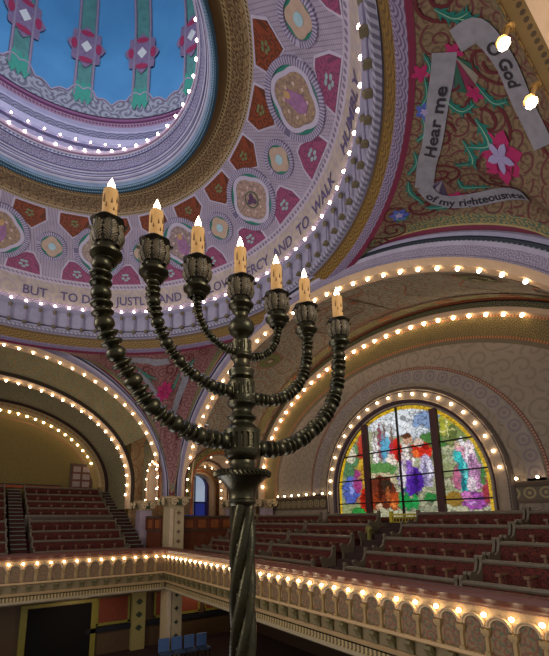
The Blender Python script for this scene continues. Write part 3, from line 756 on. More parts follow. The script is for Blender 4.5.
# oculus cornice rising to the upper dome
trim(revolve([(4.55, 12.18), (4.56, 12.05), (4.48, 12.05), (4.45, 12.14)], -180, 180, 160), bands('blue_dentil_rim', [(.13, '14262e', '56809a', 'stripe', .12), (.2, '1f3c4c', '6a94ac', 'dots', .08)]))
trim(revolve([(4.45, 12.14), (4.38, 12.2), (4.38, 12.3), (4.33, 12.32)], -180, 180, 160), bands('blue_white_mould', [(.1, '3c6078', '9ab4cc', 'dots', .07), (9, '8fa4c0', '3f5c7c', 'dots', .09)]))
trim(revolve([(4.33, 12.32), (4.27, 12.4), (4.29, 12.47), (4.22, 12.52), (4.24, 12.6), (4.17, 12.66)], -180, 180, 160), bands('lilac_white_mouldings', [(.07, 'b9b8d0', 'b9b8d0', 'plain', 1), (.03, '4d4a6c', '4d4a6c', 'plain', 1), (.09, '9a98b8', '9a98b8', 'plain', 1), (.04, 'cccbe0', 'cccbe0', 'plain', 1), (.03, '3f3d60', '3f3d60', 'plain', 1), (.09, 'a6a5c2', 'a6a5c2', 'plain', 1), (.03, '55527a', '55527a', 'plain', 1), (9, 'bcbbd2', 'bcbbd2', 'plain', 1)]))
trim(revolve([(4.17, 12.66), (4.1, 12.95), (4.08, 12.97), (4.07, 13.0)], -180, 180, 160), bands('lilac_scroll_cove', [(.05, '55527a', '55527a', 'plain', 1), (9, 'a09cb8', '757090', 'scroll', .16)]))
trim(revolve([(4.07, 13.0), (4.04, 13.05), (4.05, 13.12), (4.0, 13.16)], -180, 180, 160), bands('blue_bead_cove', [(.04, '45436a', '45436a', 'plain', 1), (.12, 'a5a4c4', '2f4a60', 'dots', .13), (9, 'c4c2d6', 'c4c2d6', 'plain', 1)]))
trim(revolve([(4.0, 13.16), (3.96, 13.26), (3.98, 13.36), (4.1, 13.42), (4.42, 13.45)], -180, 180, 160), bands('pink_white_lip', [(.06, '7a5a74', '7a5a74', 'plain', 1), (9, 'b9a5b8', 'b9a5b8', 'plain', 1)]))
trim(revolve([(4.42, 13.45), (6.3, 13.9), (6.42, 14.0), (6.42, 15.9), (6.3, 15.95), (6.32, 16.1)], -180, 180, 160), plain('lilac_drum_plaster', '8f8aa6', var=.08))
trim(revolve([(6.32, 16.1), (6.4, 16.2), (6.4, 16.5)], -180, 180, 160), plain('lilac_drum_white_mould', 'a5a0b8', var=.05))
trim(revolve([(6.4, 16.5), (6.46, 16.6), (6.42, 16.85), (6.46, 17.2)], -180, 180, 160), bands('lilac_scallop_drum', [(.38, '7b7690', '4f4a62', 'scallop', .42), (.1, 'a19db4', 'a19db4', 'plain', 1), (9, '9088a0', '6a607c', 'dots', .13)]))
trim(revolve([(6.46, 17.2), (6.4, 17.35), (6.5, 17.75)], -180, 180, 160), bands('maroon_bead_band', [(.18, '85607a', '552044', 'dots', .14), (.16, '54203e', '54203e', 'plain', 1), (9, '7d5070', '481838', 'dots', .16)]))
def dome_r(h): return 6.5 if h < 22 else 6.5*sqrt(max(0, 1-((h-22)/7.0)**2))
hs = [17.75+.45*k for k in range(10)] + [22+7.0*sin(PI/2*k/14) for k in range(15)]
UDOME = struct('ceiling_upper_dome', revolve([(dome_r(h), h) for h in hs], -180, 180, 120), material('blue_sky_dome_paint', lambda g: g.mix(g.noise(g.obj(), .6, 4), lin('33658f'), lin('4d87b0')), .7), True)
def dcyl(az, h, a=0, lift=.04):
    r = dome_r(h)-lift; A = math.radians(az)+a/max(r, .3); return (DX+r*cos(A), DY+r*sin(A), h)
RIB = 22.5
for k in range(-1, 6):
    az = 6.5+RIB*k
    t = empty('dome_rib', (DX, DY, 15.5)); t.location = (0, 0, ZE)
    adopt(t, UDOME); t['label'] = 'teal painted rib with pink knot'
    hh = [18.5+.3*i for i in range(26)]
    mb = MB(); mb.grid([[dcyl(az, h, s*.28) for s in (-1, 1)] for h in hh], [[(0, h), (.4, h)] for h in hh])
    mb.build('stripe', bands('teal_rib_paint', [(99, '3f7f78', '79a89c', 'wave', .8)]) if False else plain('teal_rib_paint', '4a7772', var=.25, scale=3), t, smooth=True)
    for s in (-1, 1):
        MB().tube([dcyl(az, h, s*.36, .05) for h in hh], .07, 6, False).build('border', plain('grey_rose_rib_border', '7d6f80'), t, smooth=True)
    for hk, rr in ((21.3, .62),):
        def disc(rx, rz, lift, ang0=0, lobes=0, depth=0.):
            pts = []
            for i in range(32):
                a = 2*PI*i/32; q = 1+depth*cos(lobes*a); pts.append(dcyl(az, hk+rz*q*sin(a), rx*q*cos(a), lift))
            return pts
        MB().poly(disc(.74, 1.05, .09, lobes=8, depth=.12)).build('knot', plain('rose_grey_knot', '75607a', var=.3, scale=9), t)
        for (dz, dx) in ((.75, 0), (-.75, 0), (0, .52), (0, -.52)):
            MB().poly([dcyl(az, hk+dz+(.16 if dx == 0 else .3)*sin(2*PI*i/12), dx+(.3 if dx == 0 else .13)*cos(2*PI*i/12), .11) for i in range(12)]).build('knot_petal', plain('crimson_knot_petal', '8a2846'), t)
        MB().poly([dcyl(az, hk+dz, dx, .12) for dz, dx in ((.34, 0), (0, .24), (-.34, 0), (0, -.24))]).build('knot_diamond', plain('pale_knot_diamond', 'b9b6b4'), t)
    for s in (-1, 0, 1):
        MB().poly([dcyl(az, 18.1+q*1.3, s*.24+p*.15*(1+.3*abs(s)), .1) for p, q in ((0, 0), (1, .35), (.7, .75), (0, 1.0), (-.7, .75), (-1, .35))]).build('foot_leaf', plain('sea_green_leaf', '358170'), t)
# grey scroll cresting at the foot of the blue
t = empty('dome_cresting', (0, 0, 0)); adopt(t, UDOME); t['label'] = 'grey scrollwork cresting'
mb = MB(); top = []
for i in range(721):
    az = i/2; k = ((az-6.5) % 22.5)/22.5; e = 18.3+.6*abs(cos(PI*k))**2.2+.22*abs(sin(PI*k*4)); top.append((az, e))
mb.grid([[dcyl(a, 17.7, 0, .06), dcyl(a, e, 0, .06)] for a, e in top], [[(math.radians(a)*6.5, 0), (math.radians(a)*6.5, 1.1)] for a, e in top])
mb.build('cresting_band', material('grey_scroll_cresting', lambda g: (lambda uv: g.mix(g.spiral(uv[0], uv[1], 2.0, 1.8, .45), lin('85858f'), lin('5c5866')))(g.uv()), .6), t)
mb = MB(); mb.tube([dcyl(a, e, 0, .07) for a, e in top], .05, 5, False); mb.build('cresting_edge', plain('rose_grey_cresting_edge', '8b7f90'), t)

# ornaments on the annular vault
def dpt(az0, r0, a, b, lift):
    A = math.radians(az0); C = Vector((DX, DY, SC)); h0 = sph_h(r0)
    P = Vector((DX+r0*cos(A), DY+r0*sin(A), h0)); t = Vector((-sin(A), cos(A), 0)); n = (P-C).normalized(); m = t.cross(n)
    if m.z > 0: m = -m
    q = P + t*a + m*b - C
    return C + q.normalized()*(SRAD-lift)
def shape(az, r, pts, lift, mb=None):
    mb = mb or MB(); n = len(pts); cx = sum(p[0] for p in pts)/n; cy = sum(p[1] for p in pts)/n
    rows = [[dpt(az, r, cx+(p[0]-cx)*s, cy+(p[1]-cy)*s, lift if s < 1 else lift) for s in (0.001, .5, 1)] + [dpt(az, r, *p, 0)] for p in pts]
    uv = [[(cx+(p[0]-cx)*s, cy+(p[1]-cy)*s) for s in (0, .5, 1, 1.01)] for p in pts]
    return mb.grid(rows, uv, cu=True)
def band(az, r, fin, fout, lift, n=40, mb=None, cx=0, cy=0):
    """closed ring between two radius functions of the angle"""
    mb = mb or MB(); rows, uv = [], []
    for i in range(n):
        a = 2*PI*i/n; ri, ro = fin(a), fout(a)
        rows.append([dpt(az, r, cx+q*cos(a), cy+q*sin(a), l) for q, l in ((ri, 0), (ri, lift), (ro, lift), (ro, 0))]); uv.append([(a*ro, 0), (a*ro, .0), (a*ro, ro-ri), (a*ro, ro-ri)])
    return mb.grid(rows, uv, cu=True)
BEAD = bands('lilac_bead_moulding', [(.2, 'aaa3bb', '6b6482', 'stripe', .09)])
LIM = plain('lilac_inner_moulding', 'b4adc2', var=.06)
def rootat(name, label, cat, group): 
    t = empty(name, (0, 0, 0)); tag(t, label, cat, group); return t
quat = lambda R0, d: (lambda a: R0*(1+d*abs(cos(2*a))**1.5) - 0)
def big_medallion(az, k):
    tc = ('b49a86', 'a3928c', 'b0a090', 'a89070')[k % 4]
    t = rootat('ceiling_medallion', 'large round medallion with quatrefoil and painted figure on the dome ring', 'medallion', 'large medallions on the dome ring')
    R = 6.66
    band(az, R, lambda a: .84, lambda a: 1.02, .07).build('bead_ring', BEAD, t, smooth=True)
    shape(az, R, [(.86*cos(2*PI*i/32), .86*sin(2*PI*i/32)) for i in range(32)], .015).build('green_field', plain('sea_green_crescent', '2f7d6c'), t)
    band(az, R, lambda a: quat(.6, .18)(a+0), lambda a: quat(.72, .17)(a+0), .05, 64).build('quatrefoil_ring', LIM, t, smooth=True)
    shape(az, R, [(quat(.62, .18)(2*PI*i/48)*cos(2*PI*i/48), quat(.62, .18)(2*PI*i/48)*sin(2*PI*i/48)) for i in range(48)], .03).build('painted_field',
        material('tan_painted_medallion_%d' % (k % 4), lambda g: (lambda uv: g.mix((g.noise(g.comb(uv[0], uv[1]), 9, 4)-.3)*2.2, lin(tc), lin('64525c')))(g.uv()), .6), t)
    if k % 2:
        pts = [(0, .42), (.16, .34), (.2, .1), (.26, -.2), (.1, -.42), (-.12, -.4), (-.24, -.16), (-.18, .12), (-.14, .34)]
        shape(az, R, [(x, -y) for x, y in pts], .045).build('painted_robe', plain('violet_robe_paint', '9a6f98', var=.3, scale=8), t)
        shape(az, R, [(.1*cos(i), -.0+.12*sin(i)-.3) for i in [2*PI*j/12 for j in range(12)]], .05).build('painted_head', plain('pale_ochre_paint', 'b59468'), t)
    else:
        band(az, R, lambda a: .24, lambda a: .28, .05).build('painted_wreath', plain('dark_green_wreath', '4d5c4c'), t)
        shape(az, R, [((.16+.06*cos(3*i))*cos(i), (.16+.06*cos(3*i))*sin(i)) for i in [2*PI*j/24 for j in range(24)]], .05).build('painted_emblem', plain('dusky_violet_emblem', '5c4260', var=.3, scale=9), t)
    for i in range(8):
        a = PI/8+i*PI/4
        shape(az, R, [(.4*cos(a)+.05*cos(j), .4*sin(a)+.05*sin(j)) for j in [2*PI*q/8 for q in range(8)]], .045).build('painted_bud', plain('mauve_bud_paint', '6f4f78' if i % 2 else 'c0a8a0'), t)
def small_medallion(az, k):
    t = rootat('ceiling_roundel', 'small round roundel with pale blue centre on the dome ring', 'roundel', 'small roundels on the dome ring'); R = 6.68
    band(az, R, lambda a: .42, lambda a: .56, .06, 32).build('bead_ring', BEAD, t, smooth=True)
    shape(az, R, [(.43*cos(2*PI*i/24), .43*sin(2*PI*i/24)) for i in range(24)], .012).build('green_field', plain('sea_green_crescent', '2f7d6c'), t)
    f = quat(.3, .22)
    shape(az, R, [(f(2*PI*i/40)*1.1*cos(2*PI*i/40), f(2*PI*i/40)*1.1*sin(2*PI*i/40)) for i in range(40)], .03).build('quatrefoil', plain('tan_quatrefoil', 'b39c8c'), t)
    shape(az, R, [(.14*cos(2*PI*i/20), .14*sin(2*PI*i/20)) for i in range(20)], .045).build('centre', plain('pale_blue_centre', '9fc0cc'), t)
def leafwork(az, R, cx, cy, s, t, col):
    for i in range(5):
        a = PI/2+i*2*PI/5
        shape(az, R, [(cx+s*(.5*cos(a)+.32*cos(j)), cy+s*(.5*sin(a)+.2*sin(j))) for j in [2*PI*q/10 for q in range(10)]], .04).build('painted_leaf', col, t)
ORN = material('orange_scroll_panel', lambda g: (lambda uv: g.mix(g.spiral(uv[0], uv[1], 4.2, 2, .4), lin('7c3c26'), lin('55301f')))(g.uv()), .6)
PNK = material('pink_scroll_panel', lambda g: (lambda uv: g.mix(g.spiral(uv[0], uv[1], 4.2, 2, .35), lin('8c4668'), lin('6a3c58')))(g.uv()), .6)
def orange_panel(az, s):
    t = rootat('ceiling_panel', 'orange scrolled panel on the inner side of the dome ring', 'ceiling panel', 'orange panels on the dome ring')
    pts = [(-.42, -.36), (.42, -.36), (.46, -.08), (.04-.1*s, .42), (-.46, -.06)]
    pts = [(-.44, -.38), (.44, -.38), (.5*(1 if s > 0 else 1), -.0), (.1*s, .42), (-.5, -.0)]
    shape(az, 5.9, [(x*1.3, y*1.24) for x, y in pts], .012).build('frame', LIM, t)
    shape(az, 5.9, [(x*1.16, y*1.08) for x, y in pts], .03).build('field', ORN, t)
    leafwork(az, 5.9, 0, -.08, .2, t, plain('olive_leaf_dab', '6f7a52'))
def pink_panel(az, s):
    t = rootat('ceiling_panel', 'pink scrolled panel on the outer side of the dome ring', 'ceiling panel', 'pink panels on the dome ring')
    pts = [(-.56, .34), (.56, .34), (.5, -.02), (.16*s+.1, -.4), (.16*s-.1, -.4), (-.5, -.02)]
    shape(az, 7.32, [(x*1.27, y*1.2) for x, y in pts], .012).build('frame', LIM, t)
    shape(az, 7.32, [(x*1.13, y*1.04) for x, y in pts], .03).build('field', PNK, t)
    leafwork(az, 7.32, 0, .06, .24, t, plain('pale_aqua_leaf_dab', '8fa8ac'))
MS = 15.9
for k in range(-3, 4):
    big_medallion(.3+2*MS*k, k+4)
    if k > -3: small_medallion(.3+2*MS*k-MS, k)
for k in range(-5, 8):
    s = 1 if k % 2 else -1
    orange_panel(.3+MS*(k-.5), s); pink_panel(.3+MS*(k-.5), s)
    t = rootat('ceiling_rosette', 'tiny round rosette between medallions of the dome ring', 'rosette', 'tiny rosettes on the dome ring')
    shape(.3+MS*(k-.5), 6.68, [(.13*cos(2*PI*i/16), .13*sin(2*PI*i/16)) for i in range(16)], .05).build('rim', LIM, t)
    shape(.3+MS*(k-.5), 6.68, [(.08*cos(2*PI*i/16), .08*sin(2*PI*i/16)) for i in range(16)], .06).build('centre', plain('brown_rosette_centre', '6d5348'), t)

# lettering --------------------------------------------------------------------
def text_tris(s, size, bold=.0):
    cu = bpy.data.curves.new('tmp', 'FONT'); cu.body = s; cu.size = size; cu.align_x = 'CENTER'; cu.offset = bold*size; cu.resolution_u = 3
    ob = bpy.data.objects.new('tmp', cu); COL.objects.link(ob)
    dg = bpy.context.evaluated_depsgraph_get(); me = bpy.data.meshes.new_from_object(ob.evaluated_get(dg))
    v = [tuple(q.co) for q in me.vertices]; f = [list(p.vertices) for p in me.polygons]
    bpy.data.objects.remove(ob); bpy.data.curves.remove(cu); bpy.data.meshes.remove(me); return v, f
def lettering(name, s, size, fmap, m, label, bold=.01, cat='inscription', parent=None):
    v, f = text_tris(s, size, bold); mb = MB(); mb.v = [tuple(fmap(x, y)) for x, y, z in v]
    for q in f: mb.f.append(q); mb.uv.append([(0, 0)]*len(q)); mb.mi.append(0)
    return tag(mb.build(name, m), label, cat)
def drumtext(s, az, lab):
    def fm(x, y):
        A = math.radians(az)-x/7.8; k = .2+y/.62*.62; h = 9.33+y; r = 7.925-(h-9.15)*.265
        return DX+r*cos(A), DY+r*sin(A), h
    lettering('inscription', s, .5, fm, M['letter_lilac'], lab, .012)
for s, az, lab in (('BUT', 84, 'lilac word BUT on the pale drum band at far left'), ('TO DO', 70.8, 'lilac words TO DO on the pale drum band left of the first candle'), ('JUSTLY', 54.0, 'lilac word JUSTLY on the pale drum band between the first two candles'),
                   ('AND TO', 38.6, 'lilac words AND TO on the drum band behind the third candle'), ('LOVE', 23.6, 'lilac word LOVE on the drum band right of the middle candle'), ('MERCY', 10.8, 'lilac word MERCY on the drum band above the fifth candle'),
                   ('AND', -1, 'lilac word AND on the drum band left of WALK'), ('TO', -10, 'short lilac word TO on the drum band before WALK'), ('WALK', -20, 'lilac word WALK on the drum band'), ('HUMBLY', -38, 'lilac word HUMBLY on the drum band at upper right')):
    drumtext(s, az, lab)

# balustrade colonnettes (countable, every 4 degrees)
CB = plain('bronze_green_capital', '6d644e', .5)
proto = empty('baluster', (DX, DY, 8.0)); tag(proto, 'little lilac baluster with bronze capital and foot on the dome balustrade', 'baluster', 'balusters around the dome')
MB().lathe([(.04, .16), (.045, .3), (.035, .5), (.05, .66)], 8, (7.98, 0, 0)).build('colonnette', M['lilac_plain'], proto, smooth=True)
MB().lathe([(.05, .64), (.06, .68), (.075, .74), (.08, .8), (.04, .8)], 8, (7.98, 0, 0)).build('capital', CB, proto)
MB().box(7.9, 8.06, -.07, .07, .05, .12).lathe([(.07, .1), (.07, .15), (.045, .18)], 8, (7.98, 0, 0)).build('foot', CB, proto)
proto.rotation_euler.z = math.radians(2)
for k in range(-15, 26):
    if k == 0: continue
    c = copy_tree(proto); c.rotation_euler.z = math.radians(2+4*k)

# ------------------------------------------------------------------ pendentives
def hbf(arch, u):
    c, A, z0, B = arch; return z0+B*sqrt(max(0, 1-((u-c)/A)**2))
def pend(az, t):
    a = math.radians(az); ca, sa = cos(a), sin(a); W = H = 0
    for ax, p, ar in ((0, 8.75, R1o), (1, 19.55, L1o), (2, 1.5, S1o)):
        d = 1e9
        if ax == 0 and ca > 1e-6: d = (p-DX)/ca
        if ax == 1 and sa > 1e-6: d = (p-DY)/sa
        if ax == 2 and sa < -1e-6: d = (p-DY)/sa
        if d > 1e8: continue
        k = (8.0/d)**26; h = hbf(ar, DY+d*sa if ax == 0 else DX+d*ca); W += k; H += k*h
    d = 8.0*W**(-1/26); h0 = H/W; rb = max(d, 8.74); r = 8.72+(rb-8.72)*sin(t*PI/2); k = .5*cos(t*PI/2)+.5*(1-t)
    return Vector((DX+r*ca, DY+r*sa, h0+(7.35-h0)*k))
def penmat(name, a, b, c):
    return material(name, lambda g: (lambda uv: g.mix(g.spiral(uv[0], uv[1], 2.4, 2.2, .2), g.mix(g.spiral(uv[0]+5, uv[1], 4.6, 2.0, .4), lin(a), lin(b)), lin(c)))(g.uv()), .6)
PENM = penmat('pendentive_arabesque_tan', '76634c', '62503c', '5e3034')
def pendentive(name, a0, a1, label, PENM=PENM):
    n = int((a1-a0)/.75); fld, bd = MB(), MB(); rf, uf, rb, ub = [], [], [], []; U = 0; prev = None
    for i in range(n+1):
        az = a0+(a1-a0)*i/n; T = [j/40 for j in range(41)]; P = [pend(az, t) for t in T]; D = [0]
        for j in range(1, 41): D.append(D[-1]+(P[j]-P[j-1]).length)
        tot = D[-1]
        def at(dist):   # distance measured up from the arch edge
            x = max(0, tot-dist)
            for j in range(1, 41):
                if D[j] >= x: f = (x-D[j-1])/max(1e-6, D[j]-D[j-1]); return P[j-1].lerp(P[j], f)
            return P[-1]
        if prev is not None: U += (P[20]-prev).length
        prev = P[20]
        rb.append([at(0), at(min(.16, tot)), at(min(.21, tot)), at(min(.5, tot))]); ub.append([(U, 0), (U, .16), (U, .21), (U, .5)])
        m = max(0, tot-.5); rows = [at(.5+m*j/14) for j in range(15)]; rf.append(rows); uf.append([(math.radians(az)*9.2, m-m*j/14) for j in range(15)])
    o = struct(name, fld.grid(rf, uf), PENM, True, label); trim(bd.grid(rb, ub), M['crimson_edge']); return o
PEND = PEND_A = pendentive('ceiling_pendentive', -82, -2, 'painted pendentive with arabesques and ribbon at upper right')
PEND_B = pendentive('ceiling_pendentive', 2, 88, 'painted pendentive above the corner pier', penmat('pendentive_arabesque_rose', '87605a', '73494a', '5a2a34'))
# paintings on the pendentives: coordinates are (azimuth, t)
def pnorm(az, t):
    P = pend(az, t); a = (pend(az+.3, t)-pend(az-.3, t)).normalized(); b = (pend(az, min(1, t+.02))-pend(az, max(0, t-.02))).normalized()
    n = a.cross(b).normalized()
    if n.dot(Vector((0, 0, 0))-P) < 0: n = -n
    return P, a, b, n
def plift(az, t, a, b, lift):
    P, ta, tb, n = pnorm(az, t)
    la = (pend(az+.5, t)-pend(az-.5, t)).length; lb = (pend(az, min(1, t+.01))-pend(az, max(0, t-.01))).length/.02
    az2 = az+a/la; t2 = min(1, max(0, t+b/max(lb, .5)))
    Q = pend(az2, t2); return Q+n*lift
def cr(pts, n):
    out = []
    for i in range(len(pts)-1):
        p0, p1, p2, p3 = pts[max(i-1, 0)], pts[i], pts[i+1], pts[min(i+2, len(pts)-1)]
        for k in range(n):
            t = k/n; out.append(tuple(.5*((2*b)+(-a+c)*t+(2*a-5*b+4*c-d)*t*t+(-a+3*b-3*c+d)*t**3) for a, b, c, d in zip(p0, p1, p2, p3)))
    out.append(pts[-1]); return out
def stroke(pts, w, lift, n=6, taper=False):
    """ribbon of width w following control points (az, t) on the pendentive"""
    C = cr(pts, n); Q = [pnorm(*c) for c in C]; rows, uv = [], []; L = 0
    for i, (P, a, b, nn) in enumerate(Q):
        T = (Q[min(i+1, len(Q)-1)][0]-Q[max(i-1, 0)][0]).normalized(); s = T.cross(nn).normalized()
        if i: L += (P-Q[i-1][0]).length
        f = i/(len(Q)-1); ww = w*(sin(PI*min(.98, max(.06, f)))**.6 if taper else 1)
        rows.append([P+s*ww/2+nn*lift, P-s*ww/2+nn*lift]); uv.append([(L, 0), (L, ww)])
    return MB().grid(rows, uv)
def blob(az, t, f, lift, n=28):
    return MB().poly([plift(az, t, f(2*PI*i/n)[0], f(2*PI*i/n)[1], lift) for i in range(n)])
def spiral_stroke(az, t, r, turns, w, lift, m, parent, ph=0, sgn=1):
    pts = []; n = int(turns*14)
    P, a, b, nn = pnorm(az, t); rows = []
    C = [plift(az, t, (r*(1-.8*i/n))*cos(ph+sgn*2*PI*turns*i/n), (r*(1-.8*i/n))*sin(ph+sgn*2*PI*turns*i/n), lift) for i in range(n+1)]
    for i, p in enumerate(C):
        T = (C[min(i+1, n)]-C[max(i-1, 0)]).normalized(); s = T.cross(nn).normalized()*w/2; rows.append([p+s, p-s])
    MB().grid(rows).build('painted_vine', m, parent)
def painting(name, label): t = empty(name, (0, 0, 0)); adopt(t, PEND); t['label'] = label; return t
t = painting('painted_arabesque', 'crimson vines, teal leaves and magenta flower painted on the upper right pendentive')
for az, tt, r, tu, ph, sg in ((-51, .3, .5, 1.6, 0, 1), (-46.5, .32, .42, 1.6, 2, -1), (-42, .2, .36, 1.5, 1, 1), (-36, .3, .42, 1.5, 4, -1), (-33, .12, .3, 1.4, 3, 1), (-54, .16, .34, 1.5, 0, -1), (-30, .3, .34, 1.5, 0, 1), (-51, .62, .5, 1.5, 2, 1), (-44, .42, .34, 1.5, 5, 1), (-56, .4, .34, 1.5, 1, -1), (-62, .2, .4, 1.5, 1, -1), (-26, .25, .3, 1.4, 2, 1), (-48, .12, .3, 1.5, 2, 1)):
    spiral_stroke(az, tt, r, tu, .055, .012, M['crim'], t, ph, sg)
def leaf(pts, w, parent, m=None, lift=.016):
    m = m or M['teal']; stroke(pts, w*.7, lift, 6, True).build('painted_leaf', m, parent)
    C = cr(pts, 6); n = len(C)
    for k in range(2, n-2, 2):
        P, a, b, nn = pnorm(*C[k]); T = (pnorm(*C[k+1])[0]-pnorm(*C[k-1])[0]).normalized(); s = T.cross(nn).normalized()
        for sg in (-1, 1):
            q = w*.95*(1-.5*abs(k/n-.4)); base = P+nn*(lift+.002)
            tip = base+s*sg*q*.85+T*q*.7; c1 = base+s*sg*q*.15-T*q*.18; c2 = base+s*sg*q*.2+T*q*.42
            MB().poly([base-T*q*.1, c1, tip, c2]).build('painted_leaflet', m, parent)
    stroke(pts, w*.12, lift+.012, 6, True).build('leaf_vein', plain('pale_green_vein', '7fa890'), parent)
def petals(az, tt, r, n, m, parent, lift=.022, ph=0, asp=.36):
    P, a, b, nn = pnorm(az, tt); P = P+nn*lift
    for k in range(n):
        t = ph+2*PI*k/n; u = a*cos(t)+b*sin(t); v = a*-sin(t)+b*cos(t)
        MB().poly([P, P+u*r*.35+v*r*asp*.8, P+u*r*.7+v*r*asp*.7, P+u*r, P+u*r*.7-v*r*asp*.7, P+u*r*.35-v*r*asp*.8]).build('painted_petal', m, parent)
for pts, w in (([(-52.5, .12), (-51, .2), (-52, .27)], .16), ([(-50.5, .26), (-48.5, .3), (-47.5, .22)], .2), ([(-48, .2), (-46, .25), (-44, .22)], .18), ([(-54.5, .05), (-52.5, .06), (-51, .03)], .1), ([(-50, .04), (-48, .06), (-46.5, .03)], .12),
               ([(-40, .06), (-38, .12), (-36.5, .3)], .14), ([(-36, .34), (-37, .46), (-39, .54)], .14), ([(-34, .1), (-32.5, .2), (-33.5, .3)], .12), ([(-60, .3), (-59.5, .42), (-58, .52)], .2), ([(-61, .16), (-60, .28), (-60.5, .4)], .16), ([(-45, .03), (-43, .06), (-41, .04)], .12),
               ([(-54, .3), (-52.5, .36), (-53, .44)], .14), ([(-57, .05), (-55.5, .08), (-54.5, .05)], .1), ([(-42, .3), (-41, .38), (-42.5, .46)], .13)):
    leaf(pts, w, t)
fl = lambda R0, k, d: (lambda a: (R0*(1+d*cos(k*a))*cos(a), R0*.8*(1+d*cos(k*a))*sin(a)))
petals(-47.8, .34, .5, 7, M['magenta'], t, .02, .3)
petals(-47.8, .34, .3, 5, plain('pale_violet_heart', '9a90b8'), t, .034, .3, .3)
for az, tt, r in ((-50.5, .05, .14), (-33.5, .17, .18), (-40.2, .5, .12)):
    petals(az, tt, r*1.3, 6, M['blueflower'], t); petals(az, tt, r*.6, 5, plain('pale_violet_heart', '9a90b8'), t, .03)
for az, tt, r in ((-55, .03, .12), (-39.5, .42, .12), (-53, .28, .12), (-57, .22, .12)):
    petals(az, tt, r*1.4, 5, M['magenta'], t)
t = painting('painted_ribbon', 'grey ribbon banner with blackletter words curling on the upper right pendentive')
stroke([(-57, .17), (-52, .11), (-47, .09), (-43, .11), (-39.3, .18)], .38, .03).build('band', M['ribbon'], t, smooth=True)
stroke([(-58, .25), (-59, .42), (-56.8, .52), (-53.5, .53), (-50.5, .56)], .38, .03).build('band', M['ribbon'], t, smooth=True)
stroke([(-39.6, .17), (-38.2, .3), (-38.4, .45), (-40.5, .54), (-44.5, .53)], .32, .035).build('band', M['ribbon'], t, smooth=True)
for (az, tt, cols) in ((-56.6, .22, ('6a5f7a', '2f5a4c', '7c2c4a', '8c8478', '2f5a4c')), (-41.2, .24, ('6a6078', '4a4058', '8c8490', '4a4058', '7a5a4c'))):
    P, a, b, nn = pnorm(az, tt)
    for k, cl in enumerate(cols):
        t0 = -.5+k*.32; t1 = t0+.3; q = .62
        MB().poly([P+nn*.022, P+nn*.022+(a*cos(t0)+b*sin(t0))*q, P+nn*.022+(a*cos(t1)+b*sin(t1))*q*1.05]).build('fold', plain('ribbon_fold_'+cl, cl), t)
def path_text(s, size, pts, m, label, parent, dy=-.1, flip=False):
    C = [pnorm(*c) for c in cr(pts, 10)]; L = [0]
    for i in range(1, len(C)): L.append(L[-1]+(C[i][0]-C[i-1][0]).length)
    v, f = text_tris(s, size, .02); xs = [p[0] for p in v]; x0 = min(xs); k = (L[-1]*.92)/(max(xs)-x0)
    def fm(x, y):
        d = (x-x0)*k+L[-1]*.04
        j = 1
        while j < len(L)-1 and L[j] < d: j += 1
        q = (d-L[j-1])/(L[j]-L[j-1]); P = C[j-1][0].lerp(C[j][0], q); n = C[j][3]; T = (C[j][0]-C[j-1][0]).normalized(); s_ = n.cross(T).normalized()
        return P+s_*(y+dy)+n*.045
    mb = MB(); mb.v = [tuple(fm(x, y)) for x, y, z in v]
    for q in f: mb.f.append(q); mb.uv.append([(0, 0)]*len(q)); mb.mi.append(0)
    o = mb.build('lettering', m, parent); o['label'] = label; return o
path_text('Hear me', .3, [(-44.5, .1), (-47, .09), (-50, .1), (-54, .135)], M['letter'], 'blackletter words running up the left ribbon', t)
path_text('O God', .3, [(-58.2, .46), (-56.8, .52), (-54.6, .53)], M['letter'], 'blackletter words on the right ribbon', t)
path_text('of my righteousness', .25, [(-44.6, .53), (-40.5, .54), (-38.4, .45), (-38.2, .3), (-39, .22)][::-1], M['letter'], 'blackletter words on the lower ribbon', t)
# second pendentive
PEND = PEND_B
t = painting('painted_arabesque', 'crimson vines and pink flower painted on the pendentive over the corner pier')
for az, tt, r, tu, ph, sg in ((58, .12, .4, 1.5, 0, 1), (52, .2, .45, 1.5, 2, -1), (46, .2, .42, 1.5, 1, 1), (40, .15, .4, 1.5, 4, -1), (34, .14, .3, 1.4, 3, 1), (50, .5, .4, 1.5, 0, -1), (46, .5, .34, 1.5, 1, 1), (48, .7, .34, 1.5, 2, 1), (64, .1, .3, 1.5, 2, 1), (48.5, .84, .26, 1.4, 0, 1)):
    spiral_stroke(az, tt, r, tu, .06, .012, M['crim'], t, ph, sg)
for pts, w in (([(56, .2), (53, .26), (50, .22)], .18), ([(49, .3), (47, .36), (44, .3)], .16), ([(42, .2), (40, .28), (38, .22)], .14), ([(60, .1), (58, .16), (56, .12)], .12), ([(46, .44), (44, .4), (43, .3)], .14), ([(52, .32), (54, .28), (56, .3)], .14)):
    leaf(pts, w, t)
petals(49, .3, .5, 7, M['magenta'], t)
for az, tt, r in ((54, .1, .14), (43.5, .34, .14)): blob(az, tt, fl(r, 6, .4), .02).build('painted_flower', plain('pale_pink_flower', 'b08a98'), t)
t = painting('painted_ribbon', 'grey ribbon banner forming a V on the pendentive over the corner pier')
stroke([(59, .08), (55.5, .08), (50, .07), (45.5, .1)], .36, .03).build('band', M['ribbon'], t, smooth=True)
stroke([(56, .28), (53, .38), (50.5, .46), (49, .52)], .3, .03).build('band', M['ribbon'], t, smooth=True)
stroke([(42, .38), (44.5, .46), (47, .5), (49, .54)], .3, .032).build('band', M['ribbon'], t, smooth=True)

